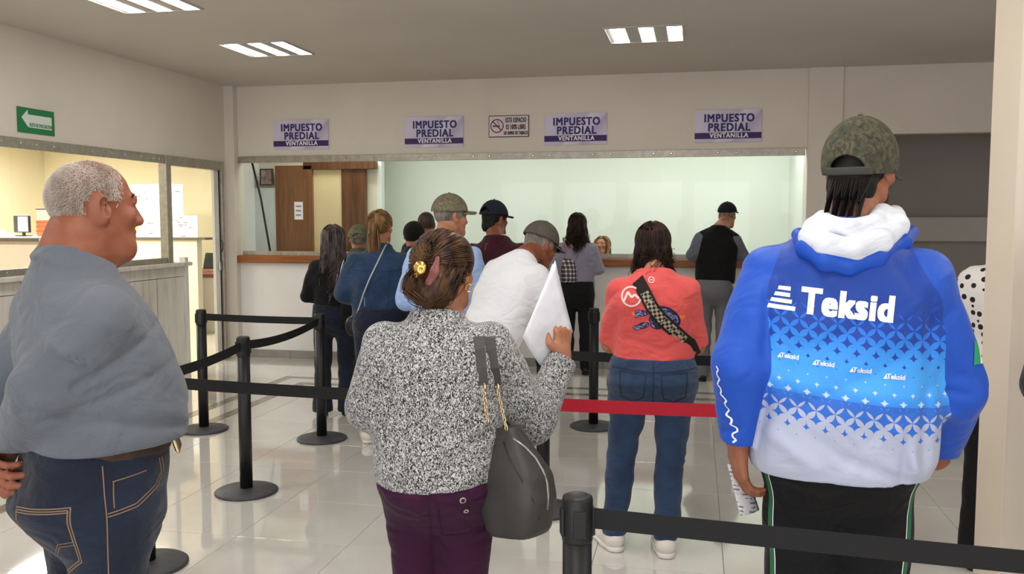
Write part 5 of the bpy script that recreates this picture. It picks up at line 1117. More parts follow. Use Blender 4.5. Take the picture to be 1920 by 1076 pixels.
p.shoes(SHOE_BLK)
p.cap(CAMO, CAMO, True, 0.017, 0.08, -0.036, res=0.0045, strap_m=mat('grey_cap_strap', (66, 66, 62), 0.8), height=0.012)
fade = lambda g: g.ell(p.hP(0, -0.075, -0.040), (0.066, 0.046, 0.062), 0.03, p.Rh)
lk = []
for k in range(700):
    x0 = random.uniform(-0.052, 0.052); y0 = -0.088 - 0.018 * (1 - (x0 / 0.055) ** 2) - random.uniform(0, 0.010); cl_ = round(x0 / 0.021) * 0.021; L_ = random.uniform(0.09, 0.175) * (1 - 0.25 * abs(x0) / 0.05); t = np.linspace(0, 1, 9)
    lk.append(np.stack([p.hc + (np.array([x0 + (cl_ * 0.95 - x0) * min(1, max(0.0, 1.5 * s_ - 0.35)), y0 - 0.115 * s_ + 0.03 * s_ * s_, -0.012 - (L_ + 0.018) * s_])) @ (p.R0 if False else rotm('z', p.head_yaw * 0.85)).T for s_ in t]))
p.hair_mesh([p.scalp([((0, 0.035, 0.0), (0, 1, -0.1))], 0.004, 0.006, fade), strands(np.array(lk), 0.0017, 0.0009)], H_BLK)
g = Sdf(); g.ell(p.hP(0, 0.030, -0.066), (0.0655, 0.072, 0.062), 0.02, p.Rh); g.cut(p.hP(0, -0.0, -0.035), p.Rh @ np.array([0, 0.35, 1.0])); g.cut(p.hP(0, -0.005, 0), p.Rh @ np.array([0, -1, 0.25]))
p.hair_mesh([g.mesh(0.006)], H_BLK, 'beard')
p.eyes()
w_ = world_of(p, hf['w'] + hf['f'] * 0.08)
RCPT, _nt, _b = new_mat('printed_receipt'); _tc = _nt.add('ShaderNodeTexCoord'); _s = _nt.add('ShaderNodeSeparateXYZ', inp={0: _tc.outputs['Object']})
_l = _nt.math('FRACT', _nt.math('MULTIPLY', _nt.math('ADD', _s.outputs[2], _nt.math('MULTIPLY', _s.outputs[0], 0.25)), 90.0)); _n = _nt.add('ShaderNodeTexNoise', inp={'Vector': _tc.outputs['Object'], 'Scale': 60.0, 'Detail': 2.0})
_k = _nt.math('MULTIPLY', _nt.math('LESS_THAN', _l, 0.4), _nt.math('GREATER_THAN', _n.outputs[0], 0.5)); _nt.link(_nt.mix(_k, lin((214, 212, 218)), lin((120, 116, 124))), _b.inputs['Base Color']); _b.inputs['Roughness'].default_value = 0.7
sheet('paper', [at(1364, 870, 2.46), at(1396, 868, 2.50), at(1424, 956, 2.50), at(1388, 967, 2.46)], RCPT, (0.0, -0.012, 0.0), 8, label='folded printed bill in the blue jacket man\'s left hand', cat='paper')

# ------------------------------------------------------------------ 4: woman in the coral T-shirt
pk_ = p = Person('woman with damp dark hair in a coral printed T-shirt, jeans and white trainers', -0.192, 4.27, 0.06, H=1.615, skin=SK2)
p.J['ankL'] = p.L(1150, 985, 4.30); p.J['ankR'] = p.L(1247, 1003, 4.22); p.J['ankL'][2] = p.J['ankR'][2] = 0.08
p.J['kneeL'] = p.L(1166, 850, 4.30); p.J['kneeR'] = p.L(1257, 850, 4.24)
for sd, q in (('L', -1), ('R', 1)): p.J['el' + sd] = np.array([q * 0.205, 0.08, 0.985]); p.J['wr' + sd] = np.array([q * 0.10, 0.27, 1.02])
p.J['head'] = p.L(1224, 462, 4.33); p.joints(0.210); p.build_head(0.95, True, 0.008)
for sd in 'LR': p.hand(sd, (-0.4 if sd == 'R' else 0.4, 0.5, 0.3), (0, 0.6, 0.7), 0.168)
tor = [(0.505, 0.0, 0.204, 0.160), (0.56, 0, 0.196, 0.150), (0.62, 0, 0.180, 0.142), (0.68, -0.005, 0.182, 0.140), (0.74, -0.015, 0.192, 0.138), (0.78, -0.02, 0.182, 0.118), (0.806, -0.02, 0.150, 0.098), (0.832, -0.018, 0.095, 0.08), (0.86, -0.01, 0.066, 0.062)]
p.build_body(tor, 0.013, arm_r=(0.055, 0.045, 0.03)); p.eyes()
CORAL = cloth('coral_cotton', (226, 94, 92), (216, 85, 84), weave=200, bump=0.1)
ts = p.top('t_shirt', CORAL, 0.513, 'short', (0.060, 0.062), 0.004, 9, 0.009, neck_z=0.842, sleeve_len=0.97, hem_roll=-0.03, ed=ridges((-0.19, 1.06, 0.05, 0.99, 0.014, 0.006), (0.19, 1.05, -0.04, 0.96, 0.014, 0.006), (-0.18, 0.95, 0.10, 0.91, 0.012, -0.006), (0.19, 0.92, -0.08, 0.875, 0.012, -0.006), (-0.18, 1.2, -0.16, 1.04, 0.014, 0.008), (0.18, 1.2, 0.16, 1.04, 0.014, 0.008)))
jn = p.bottom('jeans', DENIM, 0.585, (0.208, 0.155), (0.104, 0.068, 0.056), 0.0035, 9, 0.010, seat=0.035, ankle=0.075, ed=ridges((-0.22, 0.47, -0.06, 0.455, 0.012, 0.008), (-0.20, 0.44, -0.05, 0.435, 0.010, 0.006), (0.05, 0.455, 0.21, 0.47, 0.012, 0.008), (0.05, 0.42, 0.20, 0.43, 0.010, 0.006), (-0.20, 0.70, -0.03, 0.69, 0.012, 0.006), (0.03, 0.69, 0.20, 0.70, 0.012, 0.006), (0.0, 0.90, 0.0, 0.70, 0.012, 0.008), (-0.18, 0.14, -0.05, 0.135, 0.010, 0.005), (0.05, 0.13, 0.2, 0.135, 0.010, 0.005)))
bv = bvh_of(jn); SHEATH = [(-0.03, 0.10), (-0.15, 0.105)]
for q in (-1, 1):
    drape('pocket_seam', poly_mesh(line_polys([(q * 0.035, 0.055), (q * 0.155, 0.06), (q * 0.15, -0.06), (q * 0.095, -0.085), (q * 0.045, -0.06), (q * 0.035, 0.055)], 0.006)), bv, (0, -0.3, 0.83), I3, STITCH_D, jn, 0.0015, 0.02)
drape('seam', poly_mesh(line_polys([(0, 0.12), (0, -0.10)], 0.006) + line_polys([(-0.2, 0.075), (0, 0.062), (0.2, 0.075)], 0.005)), bv, (0, -0.3, 0.83), I3, STITCH_D, jn, 0.0015, 0.02)
p.shoes(mat('white_trainer_leather', (224, 218, 208), 0.6), mat('white_rubber_sole', (232, 228, 220), 0.6), 0.25, 0.006, (0.5, 0.2), 'trainer')
bv = bvh_of(ts)
def pr(nm, polys, px, py, m, off=0.002, R=I3, ml=0.014):
    q = p.L(px, py, 4.2); return drape(nm, poly_mesh(polys), bv, (q[0], -0.35, q[2]), R, m, ts, off, ml)
PNK = mat('pale_pink_print', (250, 214, 212), 0.7); ORG = mat('orange_print', (250, 120, 64), 0.7)
pr('round_emblem', ring_polys(0, 0, 0.044, 0.008) + line_polys([(-0.034, -0.022), (-0.016, 0.020), (0.002, -0.004), (0.016, 0.010), (0.036, -0.008)], 0.010), 1184, 553, PNK)
pr('small_emblem', ring_polys(0, 0, 0.013, 0.004, 16) + line_polys([(-0.006, 0), (0.006, 0)], 0.004), 1221, 522, PNK)
SHELL, nt, b = new_mat('turtle_shell_print'); tc = nt.add('ShaderNodeTexCoord'); n = nt.add('ShaderNodeTexNoise', inp={'Vector': tc.outputs['Object'], 'Scale': 14.0, 'Detail': 3.0, 'Distortion': 2.5})
nt.link(nt.ramp(n.outputs[0], [(0.36, (30, 24, 54)), (0.42, (70, 70, 130)), (0.48, (150, 170, 205)), (0.53, (92, 62, 130)), (0.58, (40, 34, 76)), (0.64, (128, 140, 190))], 'CONSTANT'), b.inputs['Base Color']); b.inputs['Roughness'].default_value = 0.7
DKP = mat('dark_navy_print', (30, 26, 54), 0.7)
def blob(cx, cz, rx, rz, rot, n=22): return [(cx + rx * math.cos(a) * math.cos(rot) - rz * math.sin(a) * math.sin(rot), cz + rx * math.cos(a) * math.sin(rot) + rz * math.sin(a) * math.cos(rot)) for a in np.linspace(0, 2 * PI, n + 1)[:-1]]
for q_ in (blob(-0.085, 0.012, 0.035, 0.012, -0.1), blob(-0.05, -0.032, 0.04, 0.012, 0.3), blob(0.10, 0.0, 0.03, 0.010, 0)): pr('animal_print_glow', [q_], 1232, 590, ORG, 0.0012)
parts_ = ((0.030, 0.0, 0.072, 0.046, -0.5), (-0.030, -0.012, 0.020, 0.022, 0.1), (-0.014, -0.036, 0.030, 0.020, -0.2), (-0.075, -0.040, 0.030, 0.015, 0.35), (-0.105, -0.052, 0.018, 0.012, 0.0), (-0.085, 0.018, 0.030, 0.016, -0.1), (-0.104, 0.004, 0.012, 0.008, 0.6), (0.052, -0.050, 0.024, 0.010, -0.4))
pr('animal_print_outline', [blob(*q) for q in parts_], 1236, 590, DKP, 0.0018)
pr('animal_print', [blob(q[0], q[1], q[2] * 0.84, q[3] * 0.80, q[4]) for q in parts_], 1236, 590, SHELL, 0.0024)
p.hair_mesh([p.scalp([((0, 0.05, 0.03), (0, 1, -0.5))], 0.010, 0.008, lambda g: (g.ell(p.hP(0, -0.035, -0.03), (0.078, 0.075, 0.10), 0.03, p.Rh), g.cone(p.hP(0, -0.06, -0.08), p.hP(0, -0.105, -0.185), 0.066, 0.040, 0.03))), p.hair_long(1000, 1.28, 1.0, 0.018, 0.0022, 0.5, 0.075, zjit=0.045), p.hair_long(300, 1.29, 1.05, 0.03, 0.0018, 0.5, 0.075, zjit=0.06, stay=0.8)], H_DBR)
cb_ = empty('crossbody_bag', world_of(p, (0.10, 0.24, 0.93)), p.yaw, label='woven dark crossbody strap and bag across the coral T-shirt', cat='bag')
STRAP, nt, b = new_mat('woven_strap'); tc = nt.add('ShaderNodeTexCoord'); mp = nt.add('ShaderNodeMapping', inp={'Vector': tc.outputs['Object'], 'Rotation': (0, 0.95, 0)})
ck = nt.add('ShaderNodeTexChecker', inp={'Vector': mp.outputs[0], 'Color1': lin((34, 30, 30)), 'Color2': lin((170, 158, 132)), 'Scale': 75.0}); nt.link(ck.outputs[0], b.inputs['Base Color']); b.inputs['Roughness'].default_value = 0.8
cbo = np.array([0.10, 0.24, 0.93]); q = []
for px, py in ((1180, 499), (1187, 509), (1196, 525), (1208, 548), (1222, 575), (1240, 598), (1262, 618), (1284, 638), (1294, 645)):
    h = hit(p, bv, px, py, 0.007)
    if h is not None: q.append(h - cbo)
EDGE = mat('strap_edge_black', (24, 22, 22), 0.8)
wd = np.array([0.72, 0, 0.70]); fr = [q[0] + np.array([-0.01, 0.10, -0.03]), q[0] + np.array([-0.005, 0.05, 0.006])]
B().strip(fr + q + [np.array([0.105, -0.20, 0.01]), np.array([0.06, -0.04, 0.0])], wd, 0.062, 0.003).build('strap_edge', EDGE, cb_)
B().strip([v + np.array([0, -0.003, 0]) for v in q[1:-1]], wd, 0.040, 0.003).build('strap', STRAP, cb_)
g = Sdf(); g.ell((0, 0.02, -0.06), (0.10, 0.04, 0.08)); sdf_obj('bag_body', g, EDGE, cb_, 0.012)

# ------------------------------------------------------------------ figures farther back
def prof(S, chest=0.13, waist=None, hem=0.53, belly=0.0, hipx=None, neckz=0.0):
    w = waist or S * 0.80; hx = hipx or S * 0.86
    return [(hem - 0.02, 0, hx, 0.135 + belly * 0.5), (0.57, belly * 0.3, (hx + w) / 2, 0.135 + belly * 0.7), (0.63, belly * 0.4, w, 0.130 + belly), (0.70, -0.005, w * 1.04, chest + 0.005 + belly * 0.5), (0.75, -0.015, S * 0.90, chest), (0.78, -0.02, S * 0.82, chest * 0.86), (0.808, -0.02, S * 0.62, chest * 0.74), (0.834, -0.018, S * 0.42, 0.082), (0.866, -0.008, 0.068, 0.064)]
def arms_fwd(p, z=0.62, out=0.05, fw_=0.28, wz=0.66, inw=0.10):
    for sd, q in (('L', -1), ('R', 1)):
        p.J['el' + sd] = p.T(q * (p.S + out), 0.02, z * p.H); p.J['wr' + sd] = p.T(q * inw, fw_, wz * p.H)
def hands_std(p, L_=0.175, down=False):
    for sd, q in (('L', -1), ('R', 1)):
        f = unit(p.J['wr' + sd] - p.J['el' + sd]); p.hand(sd, f + np.array([-q * 0.15, 0, 0]), (q, 0.1, 0.5) if not down else (q, -0.2, 0), L_, fine=0.008)

# 5: man in the white T-shirt, bent forward
p = Person('man in a white T-shirt and grey cap bent forward over his paperwork', *at(912, 700, 4.95)[:2], -0.46, H=1.74, skin=SK3, lean=0.60, roll=0.06)
p.S = 0.21; p.Rh_abs = rotm('z', -0.25) @ rotm('x', -0.42)
for sd, q in (('L', -1), ('R', 1)): p.J['el' + sd] = p.T(q * 0.25, 0.16, 1.16); p.J['wr' + sd] = p.T(q * 0.10, 0.36, 1.16)
p.J['head'] = p.L(1013, 462, 5.28); p.joints(0.205); p.J['neck'] = p.T(0.0, 0.0, 0.86 * p.H); p.build_head(1.04, False, 0.009); hands_std(p)
p.build_body(prof(0.21, 0.135, 0.19, 0.53, 0.02), 0.014, arm_r=(0.055, 0.045, 0.03)); p.eyes()
WHT = cloth('white_cotton', (232, 234, 238), (222, 224, 230), weave=160, bump=0.1)
p.top('t_shirt', WHT, 0.53, 'short', (0.068, 0.072), 0.005, 8, 0.011, neck_z=0.85, sleeve_len=0.85)
p.bottom('trousers', cloth('black_cotton_twill', (26, 26, 30)), 0.565, (0.178, 0.14), (0.095, 0.07, 0.06), 0.003, 8, 0.013); p.shoes(SHOE_BLK, res=0.012)
GCAP = mat('grey_brown_cap_cloth', (92, 84, 78), 0.85, (80, 74, 70), 20, bump=0.15, bscale=150)
cp = p.cap(GCAP, GCAP, False, 0.014, 0.0, 0.002, res=0.007, height=0.008)
mens_scalp(p, H_GRY, extra=lambda g: g.ell(p.hP(0, -0.07, -0.035), (0.055, 0.03, 0.045), 0.02, p.Rh))
g = Sdf()
for sx in (-1, 1): g.ell(p.hP(sx * 0.032, 0.112, 0.030), (0.026, 0.008, 0.018), 0.004, p.Rh); g.cone(p.hP(sx * 0.056, 0.108, 0.036), p.hP(sx * 0.092, 0.0, 0.030), 0.003, 0.003, 0.004)
g.cone(p.hP(-0.01, 0.115, 0.034), p.hP(0.01, 0.115, 0.034), 0.003, 0.003, 0.004); sdf_obj('sunglasses', g, mat('black_plastic', (14, 14, 15), 0.25), p.e, 0.005)

# 6: woman in the denim jacket
p = Person('woman with a dark blond ponytail in a blue denim jacket', *at(716, 700, 6.35)[:2], 0.24, H=1.66, skin=SK2)
p.S = 0.228; arms_fwd(p, 0.645, 0.035, 0.22, 0.60, 0.16); p.head_yaw = -0.30; p.joints(0.228); p.build_head(0.98, True, 0.009); hands_std(p)
p.build_body(prof(0.228, 0.14, 0.205, 0.545, 0.015, 0.215), 0.015); p.eyes()
dj = p.top('denim_jacket', DENIM_J, 0.545, 'long', (0.070, 0.074, 0.056), 0.0045, 9, 0.011, neck_z=0.855, extra=lambda g: g.loft([(-0.03, 0, 0, 0.095, 0.088), (0.02, 0, 0.004, 0.078, 0.074)], p.T(0, -0.015, 0.845 * p.H), np.eye(3), 0.012))
bv = bvh_of(dj); SM = mat('denim_seam', (26, 48, 82), 0.85); SML = mat('denim_seam_light', (104, 124, 146), 0.85)
drape('seam', poly_mesh(line_polys([(-0.19, 0.0), (0, -0.012), (0.19, 0.0)], 0.006) + line_polys([(-0.08, -0.01), (-0.055, -0.33)], 0.005) + line_polys([(0.08, -0.01), (0.055, -0.33)], 0.005)), bv, (0, -0.4, 1.245), I3, SM, dj, 0.002, 0.02)
drape('waistband_seam', poly_mesh(line_polys([(-0.24, 0.0), (0, 0.0), (0.24, 0.0)], 0.005) + line_polys([(-0.10, 0.045), (-0.10, 0.11)], 0.008)), bv, (0, -0.4, 0.945), I3, SML, dj, 0.002, 0.02)
p.bottom('trousers', cloth('navy_trousers', (24, 30, 52)), 0.585, (0.20, 0.15), (0.105, 0.078, 0.062), 0.003, 8, 0.013, seat=0.03, ankle=0.085); p.shoes(mat('white_trainer_leather', (224, 218, 208), 0.6), res=0.012, name='trainer')
tail = []
for k in range(360):
    j = np.random.normal(size=3) * np.array([0.010, 0.012, 0.006]); t = np.linspace(0, 1, 12); e_ = random.uniform(0.26, 0.34)
    tail.append(np.stack([p.hP(j[0] * (0.5 + 1.5 * math.sin(2.2 * s_)) - 0.0 , -0.098 - 0.030 * math.sin(3.0 * s_) + j[1] * (0.6 + s_), 0.075 - e_ * s_ + j[2]) for s_ in t]))
p.hair_mesh([p.scalp([((0, 0.055, 0.04), (0, 1, -0.55))], 0.007, 0.009), p.hair_gather(500, (0, -0.72, 0.62), 0.0022, 8), strands(np.array(tail), 0.0026, 0.001)], H_BLD)
B().tube([p.hP(0.020 * math.cos(a), -0.100 + 0.006 * math.sin(a), 0.072 + 0.012 * math.sin(a)) for a in np.linspace(0, 2 * PI, 13)[:-1]], 0.005, 6, True).build('hair_tie', mat('black_plastic', (14, 14, 15), 0.25), p.e, True)
cbo = np.array([-0.22, 0.12, 0.86]); cb_ = empty('shoulder_bag', world_of(p, cbo), p.yaw, label='small bag on a thin silvery strap across the denim jacket', cat='bag'); q = []
for px, py in ((722, 462), (716, 475), (704, 500), (692, 525), (682, 550), (674, 575), (668, 592)):
    h = hit(p, bv, px, py, 0.006)
    if h is not None: q.append(h - cbo)
B().tube([q[0] + np.array([0.03, 0.10, -0.02]), q[0] + np.array([0.02, 0.05, 0.03])] + q + [np.array([-0.01, 0.0, 0.03])], 0.006, 6).build('strap', mat('silver_strap', (176, 184, 186), 0.4, metal=0.3), cb_, True)
g = Sdf(); g.ell((0, 0.03, -0.04), (0.06, 0.05, 0.08)); sdf_obj('bag_body', g, mat('black_shoe_leather', (24, 22, 22), 0.45), cb_, 0.014)

# 7: woman with ashy hair, black top
p = Person('short woman with long ashy hair in a black top and flared jeans', *at(628, 700, 7.25)[:2], 0.30, H=1.545, skin=SK2)
p.S = 0.185; arms_fwd(p, 0.63, 0.03, 0.20, 0.60, 0.12); p.joints(0.185); p.build_head(0.97, True, 0.010); hands_std(p, 0.165)
p.build_body(prof(0.185, 0.12, 0.15, 0.50, 0.0, 0.175), 0.015); p.eyes()
BLK_C = cloth('black_knit', (16, 15, 16), (12, 12, 12), weave=180, bump=0.1, sheen=0.05)
bt_ = p.top('black_top', BLK_C, 0.50, 'long', (0.062, 0.055, 0.042), 0.003, 9, 0.011, neck_z=0.835)
p.bottom('jeans', DENIM_D, 0.59, (0.17, 0.13), (0.088, 0.066, 0.082), 0.003, 8, 0.013, ankle=0.03); p.shoes(SHOE_BLK, res=0.012)
p.hair_mesh([p.scalp([((0, 0.055, 0.04), (0, 1, -0.5))], 0.012, 0.009, lambda g: (g.ell(p.hP(0, -0.03, -0.03), (0.083, 0.075, 0.10), 0.03, p.Rh),)), p.hair_long(900, 1.10, 1.0, 0.028, 0.003, 0.5, 0.06, zjit=0.06, off=0.02)], H_ASH)
bv = bvh_of(bt_); cbo = np.array([0.16, -0.14, 0.88]); cb_ = empty('tote_bag', world_of(p, cbo), p.yaw, label='black bag with white striped strap behind the ashy haired woman', cat='bag'); q = []
for px, py in ((643, 486), (638, 500), (634, 520), (630, 545)):
    h = hit(p, bv, px, py, 0.006)
    if h is not None: q.append(h - cbo)
if len(q) > 2:
    B().strip([q[0] + np.array([0.0, 0.10, -0.02]), q[0] + np.array([0, 0.05, 0.02])] + q + [np.array([0, -0.01, 0.10])], (0.98, 0.2, 0), 0.045, 0.005).build('strap', BLK_C, cb_)
    for dx in (-0.010, 0.010): B().strip([v + np.array([dx, -0.004, 0]) for v in q], (0.98, 0.2, 0), 0.007, 0.004).build('strap_stripe', WL, cb_)
g = Sdf(); g.loft([(-0.16, 0, -0.02, 0.10, 0.035), (0.0, 0, -0.02, 0.095, 0.04), (0.12, 0, -0.01, 0.075, 0.02)], (0, 0, 0), I3); sdf_obj('bag_body', g, BLK_C, cb_, 0.012)

# 8: man in the light blue shirt
p = Person('man in a pale camouflage cap and light blue collared shirt', *at(834, 700, 5.65)[:2], 0.05, H=1.745, skin=SK2)
p.S = 0.215; arms_fwd(p, 0.62, 0.04, 0.24, 0.63, 0.12); p.head_yaw = -0.85; p.J['head'] = p.L(846, 408, 5.65); p.joints(0.228); p.build_head(1.04, False, 0.009); hands_std(p)
p.build_body(prof(0.228, 0.14, 0.20, 0.52, 0.03), 0.015); p.eyes()
LB = cloth('light_blue_poplin', (168, 196, 240), (156, 184, 230), weave=240, bump=0.08)
p.top('shirt', LB, 0.52, 'long', (0.068, 0.068, 0.053), 0.004, 8, 0.011, neck_z=0.868, extra=lambda g: g.loft([(-0.03, 0, 0, 0.098, 0.090), (0.035, 0, 0.006, 0.074, 0.072)], p.T(0, -0.012, 0.852 * p.H), rotm('x', -0.15), 0.010))
p.bottom('trousers', cloth('dark_navy_slacks', (30, 34, 50)), 0.565, (0.18, 0.14), (0.095, 0.07, 0.06), 0.003, 8, 0.014); p.shoes(SHOE_BLK, res=0.013)
p.cap(CAMO2, CAMO2, False, 0.016, 0.0, 0.004, res=0.007, height=0.008); mens_scalp(p, H_GRY)

# 9: man in the maroon sweatshirt
p = Person('man in a navy cap and maroon sweatshirt with dark hair', *at(932, 700, 6.55)[:2], 0.02, H=1.735, skin=SK3)
p.S = 0.232; arms_fwd(p, 0.62, 0.03, 0.24, 0.63, 0.12); p.head_yaw = -0.55; p.J['head'] = p.L(928, 413, 6.55); p.joints(0.232); p.build_head(1.0, False, 0.010); hands_std(p)
p.build_body(prof(0.232, 0.14, 0.20, 0.52, 0.03), 0.015); p.eyes()
MAR = cloth('maroon_fleece', (64, 20, 32), (52, 14, 26), weave=160, bump=0.1)
ms_ = p.top('sweatshirt', MAR, 0.52, 'long', (0.070, 0.070, 0.053), 0.004, 8, 0.012, neck_z=0.850)
g = Sdf(); g.loft([(-0.012, 0, 0, 0.080, 0.074), (0.016, 0, 0.004, 0.070, 0.066)], p.T(0, -0.012, 0.848 * p.H), I3, 0.01); sdf_obj('collar', g, WHT, p.e, 0.008)
drape('back_print', poly_mesh(line_polys([(-0.02, 0.02), (0.02, 0.02), (0.0, 0.02), (0.0, -0.025)], 0.008)), bvh_of(ms_), (-0.06, -0.4, 1.40), I3, mat('faded_pink_print', (120, 66, 78), 0.8), ms_, 0.002)
p.bottom('trousers', cloth('dark_navy_slacks', (30, 34, 50)), 0.565, (0.18, 0.14), (0.095, 0.07, 0.06), 0.003, 8, 0.014); p.shoes(SHOE_BLK, res=0.013)
NCAP = mat('navy_cap_cloth', (24, 28, 46), 0.85, (18, 22, 38), 20)
p.cap(NCAP, NCAP, True, 0.016, -0.05, 0.006, res=0.008, height=0.010); mens_scalp(p, H_BLK, extra=lambda g: g.ell(p.hP(0, -0.07, -0.04), (0.062, 0.036, 0.06), 0.02, p.Rh))

# 10: woman in lilac grey at the window
p = Person('woman with dark wavy hair in a lilac grey top at the cashier window', -1.185, 9.00, 0.12, H=1.655, skin=SK2)
p.S = 0.20; arms_fwd(p, 0.66, 0.02, 0.20, 0.70, 0.12); p.joints(0.20); p.build_head(0.97, True, 0.011); hands_std(p, 0.165)
p.build_body(prof(0.20, 0.125, 0.17, 0.53, 0.0, 0.19), 0.016); p.eyes()
LIG = cloth('lilac_grey_knit', (146, 142, 160), (134, 130, 148), weave=160, bump=0.1)
lt = p.top('long_sleeve_top', LIG, 0.535, 'long', (0.068, 0.060, 0.045), 0.003, 9, 0.012, neck_z=0.842)
p.bottom('trousers', BLKC, 0.585, (0.18, 0.14), (0.092, 0.07, 0.062), 0.003, 8, 0.015, ankle=0.04); p.shoes(SHOE_BLK, res=0.013)
p.hair_mesh([p.scalp([((0, 0.055, 0.04), (0, 1, -0.5))], 0.012, 0.010, lambda g: (g.ell(p.hP(0.0, -0.03, -0.03), (0.080, 0.072, 0.10), 0.03, p.Rh),)), p.hair_long(700, 1.32, 1.15, 0.026, 0.0032, 0.5, 0.05, zjit=0.04, off=0.018)], H_DBR)
PLAID, nt, b = new_mat('black_white_plaid'); tc = nt.add('ShaderNodeTexCoord'); s = nt.add('ShaderNodeSeparateXYZ', inp={0: tc.outputs['Object']})
def bars(o, k, w): return nt.math('LESS_THAN', nt.math('FRACT', nt.math('MULTIPLY', o, k)), w)
pl_ = nt.math('MULTIPLY', nt.math('ADD', bars(nt.math('ADD', s.outputs[0], s.outputs[1]), 24.0, 0.35), bars(s.outputs[2], 24.0, 0.35)), 0.5); nt.link(nt.ramp(pl_, [(0.0, (30, 28, 32)), (0.5, (120, 114, 118)), (1.0, (222, 216, 214))]), b.inputs['Base Color'])
bv = bvh_of(lt); c0 = at(1067, 503, 8.98); bw = empty('plaid_bag', (c0[0], c0[1] - 0.02, c0[2] - 0.14), p.yaw, label='black and white plaid shoulder bag on the lilac grey woman\'s left side', cat='bag')
oW = np.array([c0[0], c0[1] - 0.02, c0[2] - 0.14]); g = Sdf(); g.loft([(0.0, 0, 0, 0.075, 0.05), (0.02, 0, 0, 0.085, 0.055), (0.14, 0, 0, 0.08, 0.05), (0.24, 0, 0, 0.06, 0.025)], (0, 0, 0), I3, pw=3); sdf_obj('bag_body', g, PLAID, bw, 0.010)
TAN = mat('tan_pink_strap', (150, 112, 100), 0.6); a = (world_of(p, p.T(-0.13, -0.03, 0.843 * p.H)) - oW) @ p.R
for dx in (-0.02, 0.025): B().strip([a + np.array([dx * 0.5, 0.10, -0.03]), a + np.array([dx * 0.5, 0.03, 0.012]), a + np.array([dx * 0.6, -0.055, 0.0]), np.array([dx * 1.4, -0.02, 0.36]), np.array([dx * 1.6, 0.0, 0.225])], (1, 0, 0), 0.016, 0.004).build('strap', TAN, bw)

# 11: man in the black vest, leaning on the shelf
p = Person('man in a black vest, grey shirt and black cap leaning on the shelf', *at(1338, 600, 8.72)[:2], -0.02, H=1.79, skin=SK2, lean=0.12, roll=0.06)
p.S = 0.215; p.J['elL'] = p.L(1298, 478, 8.72); p.J['wrL'] = p.L(1312, 474, 9.02); p.J['elR'] = p.L(1392, 478, 8.72); p.J['wrR'] = p.L(1372, 474, 9.0); p.head_yaw = -0.35; p.head_pitch = -0.1; p.J['head'] = p.L(1364, 405, 8.90)
p.joints(0.215); p.build_head(1.0, False, 0.011); hands_std(p)
p.build_body(prof(0.215, 0.13, 0.18, 0.53, 0.01), 0.016); p.eyes()
p.top('shirt', cloth('grey_cotton_shirt', (104, 106, 116), (92, 94, 104)), 0.55, 'long', (0.070, 0.060, 0.046), 0.003, 9, 0.012, neck_z=0.855)
VEST = cloth('black_quilted_vest', (14, 14, 16), (10, 10, 12), bump=0.1, sheen=0.03)
p.top('vest', VEST, 0.545, None, fold=0.003, ff=8, res=0.012, neck_z=0.850, infl=1.07, extra=lambda g: [g.cone(p.J['sh' + sd] * 0.6 + p.J['neck'] * 0.4, p.J['sh' + sd] * 0.85 + p.J['neck'] * 0.15, 0.062, 0.068, 0.03) for sd in 'LR'])
p.bottom('trousers', cloth('grey_slacks', (112, 112, 118), (98, 98, 104)), 0.565, (0.175, 0.14), (0.092, 0.072, 0.066), 0.004, 9, 0.014, ankle=0.03); p.shoes(SHOE_BLK, res=0.012)
KCAP = mat('black_cap_cloth', (18, 18, 20), 0.85); p.cap(KCAP, KCAP, False, 0.014, 0.1, 0.008, res=0.008, height=0.004); mens_scalp(p, H_GRY)

# 12: clerk behind the glass
c = on_y(1131, 468, 9.95)
p = Person('cashier with long blond hair looking down behind the glass', c[0], c[1], PI - 0.25, H=1.415, skin=SK2)
p.S = 0.185; p.head_pitch = -0.35; arms_fwd(p); p.joints(0.185); p.build_head(0.97, True, 0.008); hands_std(p, 0.16); p.build_body(prof(0.185, 0.12, 0.15, 0.53), 0.018); p.eyes()
p.top('blouse', cloth('dark_blouse', (52, 50, 62)), 0.53, 'long', (0.062, 0.055, 0.044), 0.003, 9, 0.014, neck_z=0.838); p.bottom('trousers', BLKC, 0.585, (0.17, 0.13), (0.088, 0.066, 0.06), 0, 8, 0.018); p.shoes(SHOE_BLK, res=0.015)
p.hair_mesh([p.scalp([((0, 0.055, 0.04), (0, 1, -0.6))], 0.010, 0.009), p.hair_long(700, 1.02, 1.1, 0.012, 0.003, 0.35, 0.0, zjit=0.05)], H_BLD)
g = Sdf()
for sx in (-1, 1): g.chain([p.hP(sx * 0.02, 0.062, 0.095), p.hP(sx * 0.072, 0.045, 0.055), p.hP(sx * 0.090, 0.03, -0.03), p.hP(sx * 0.088, 0.03, -0.16)], (0.016, 0.018, 0.020, 0.016), 0.02)
p.hair_mesh([g.mesh(0.008)], H_BLD, 'front_locks')

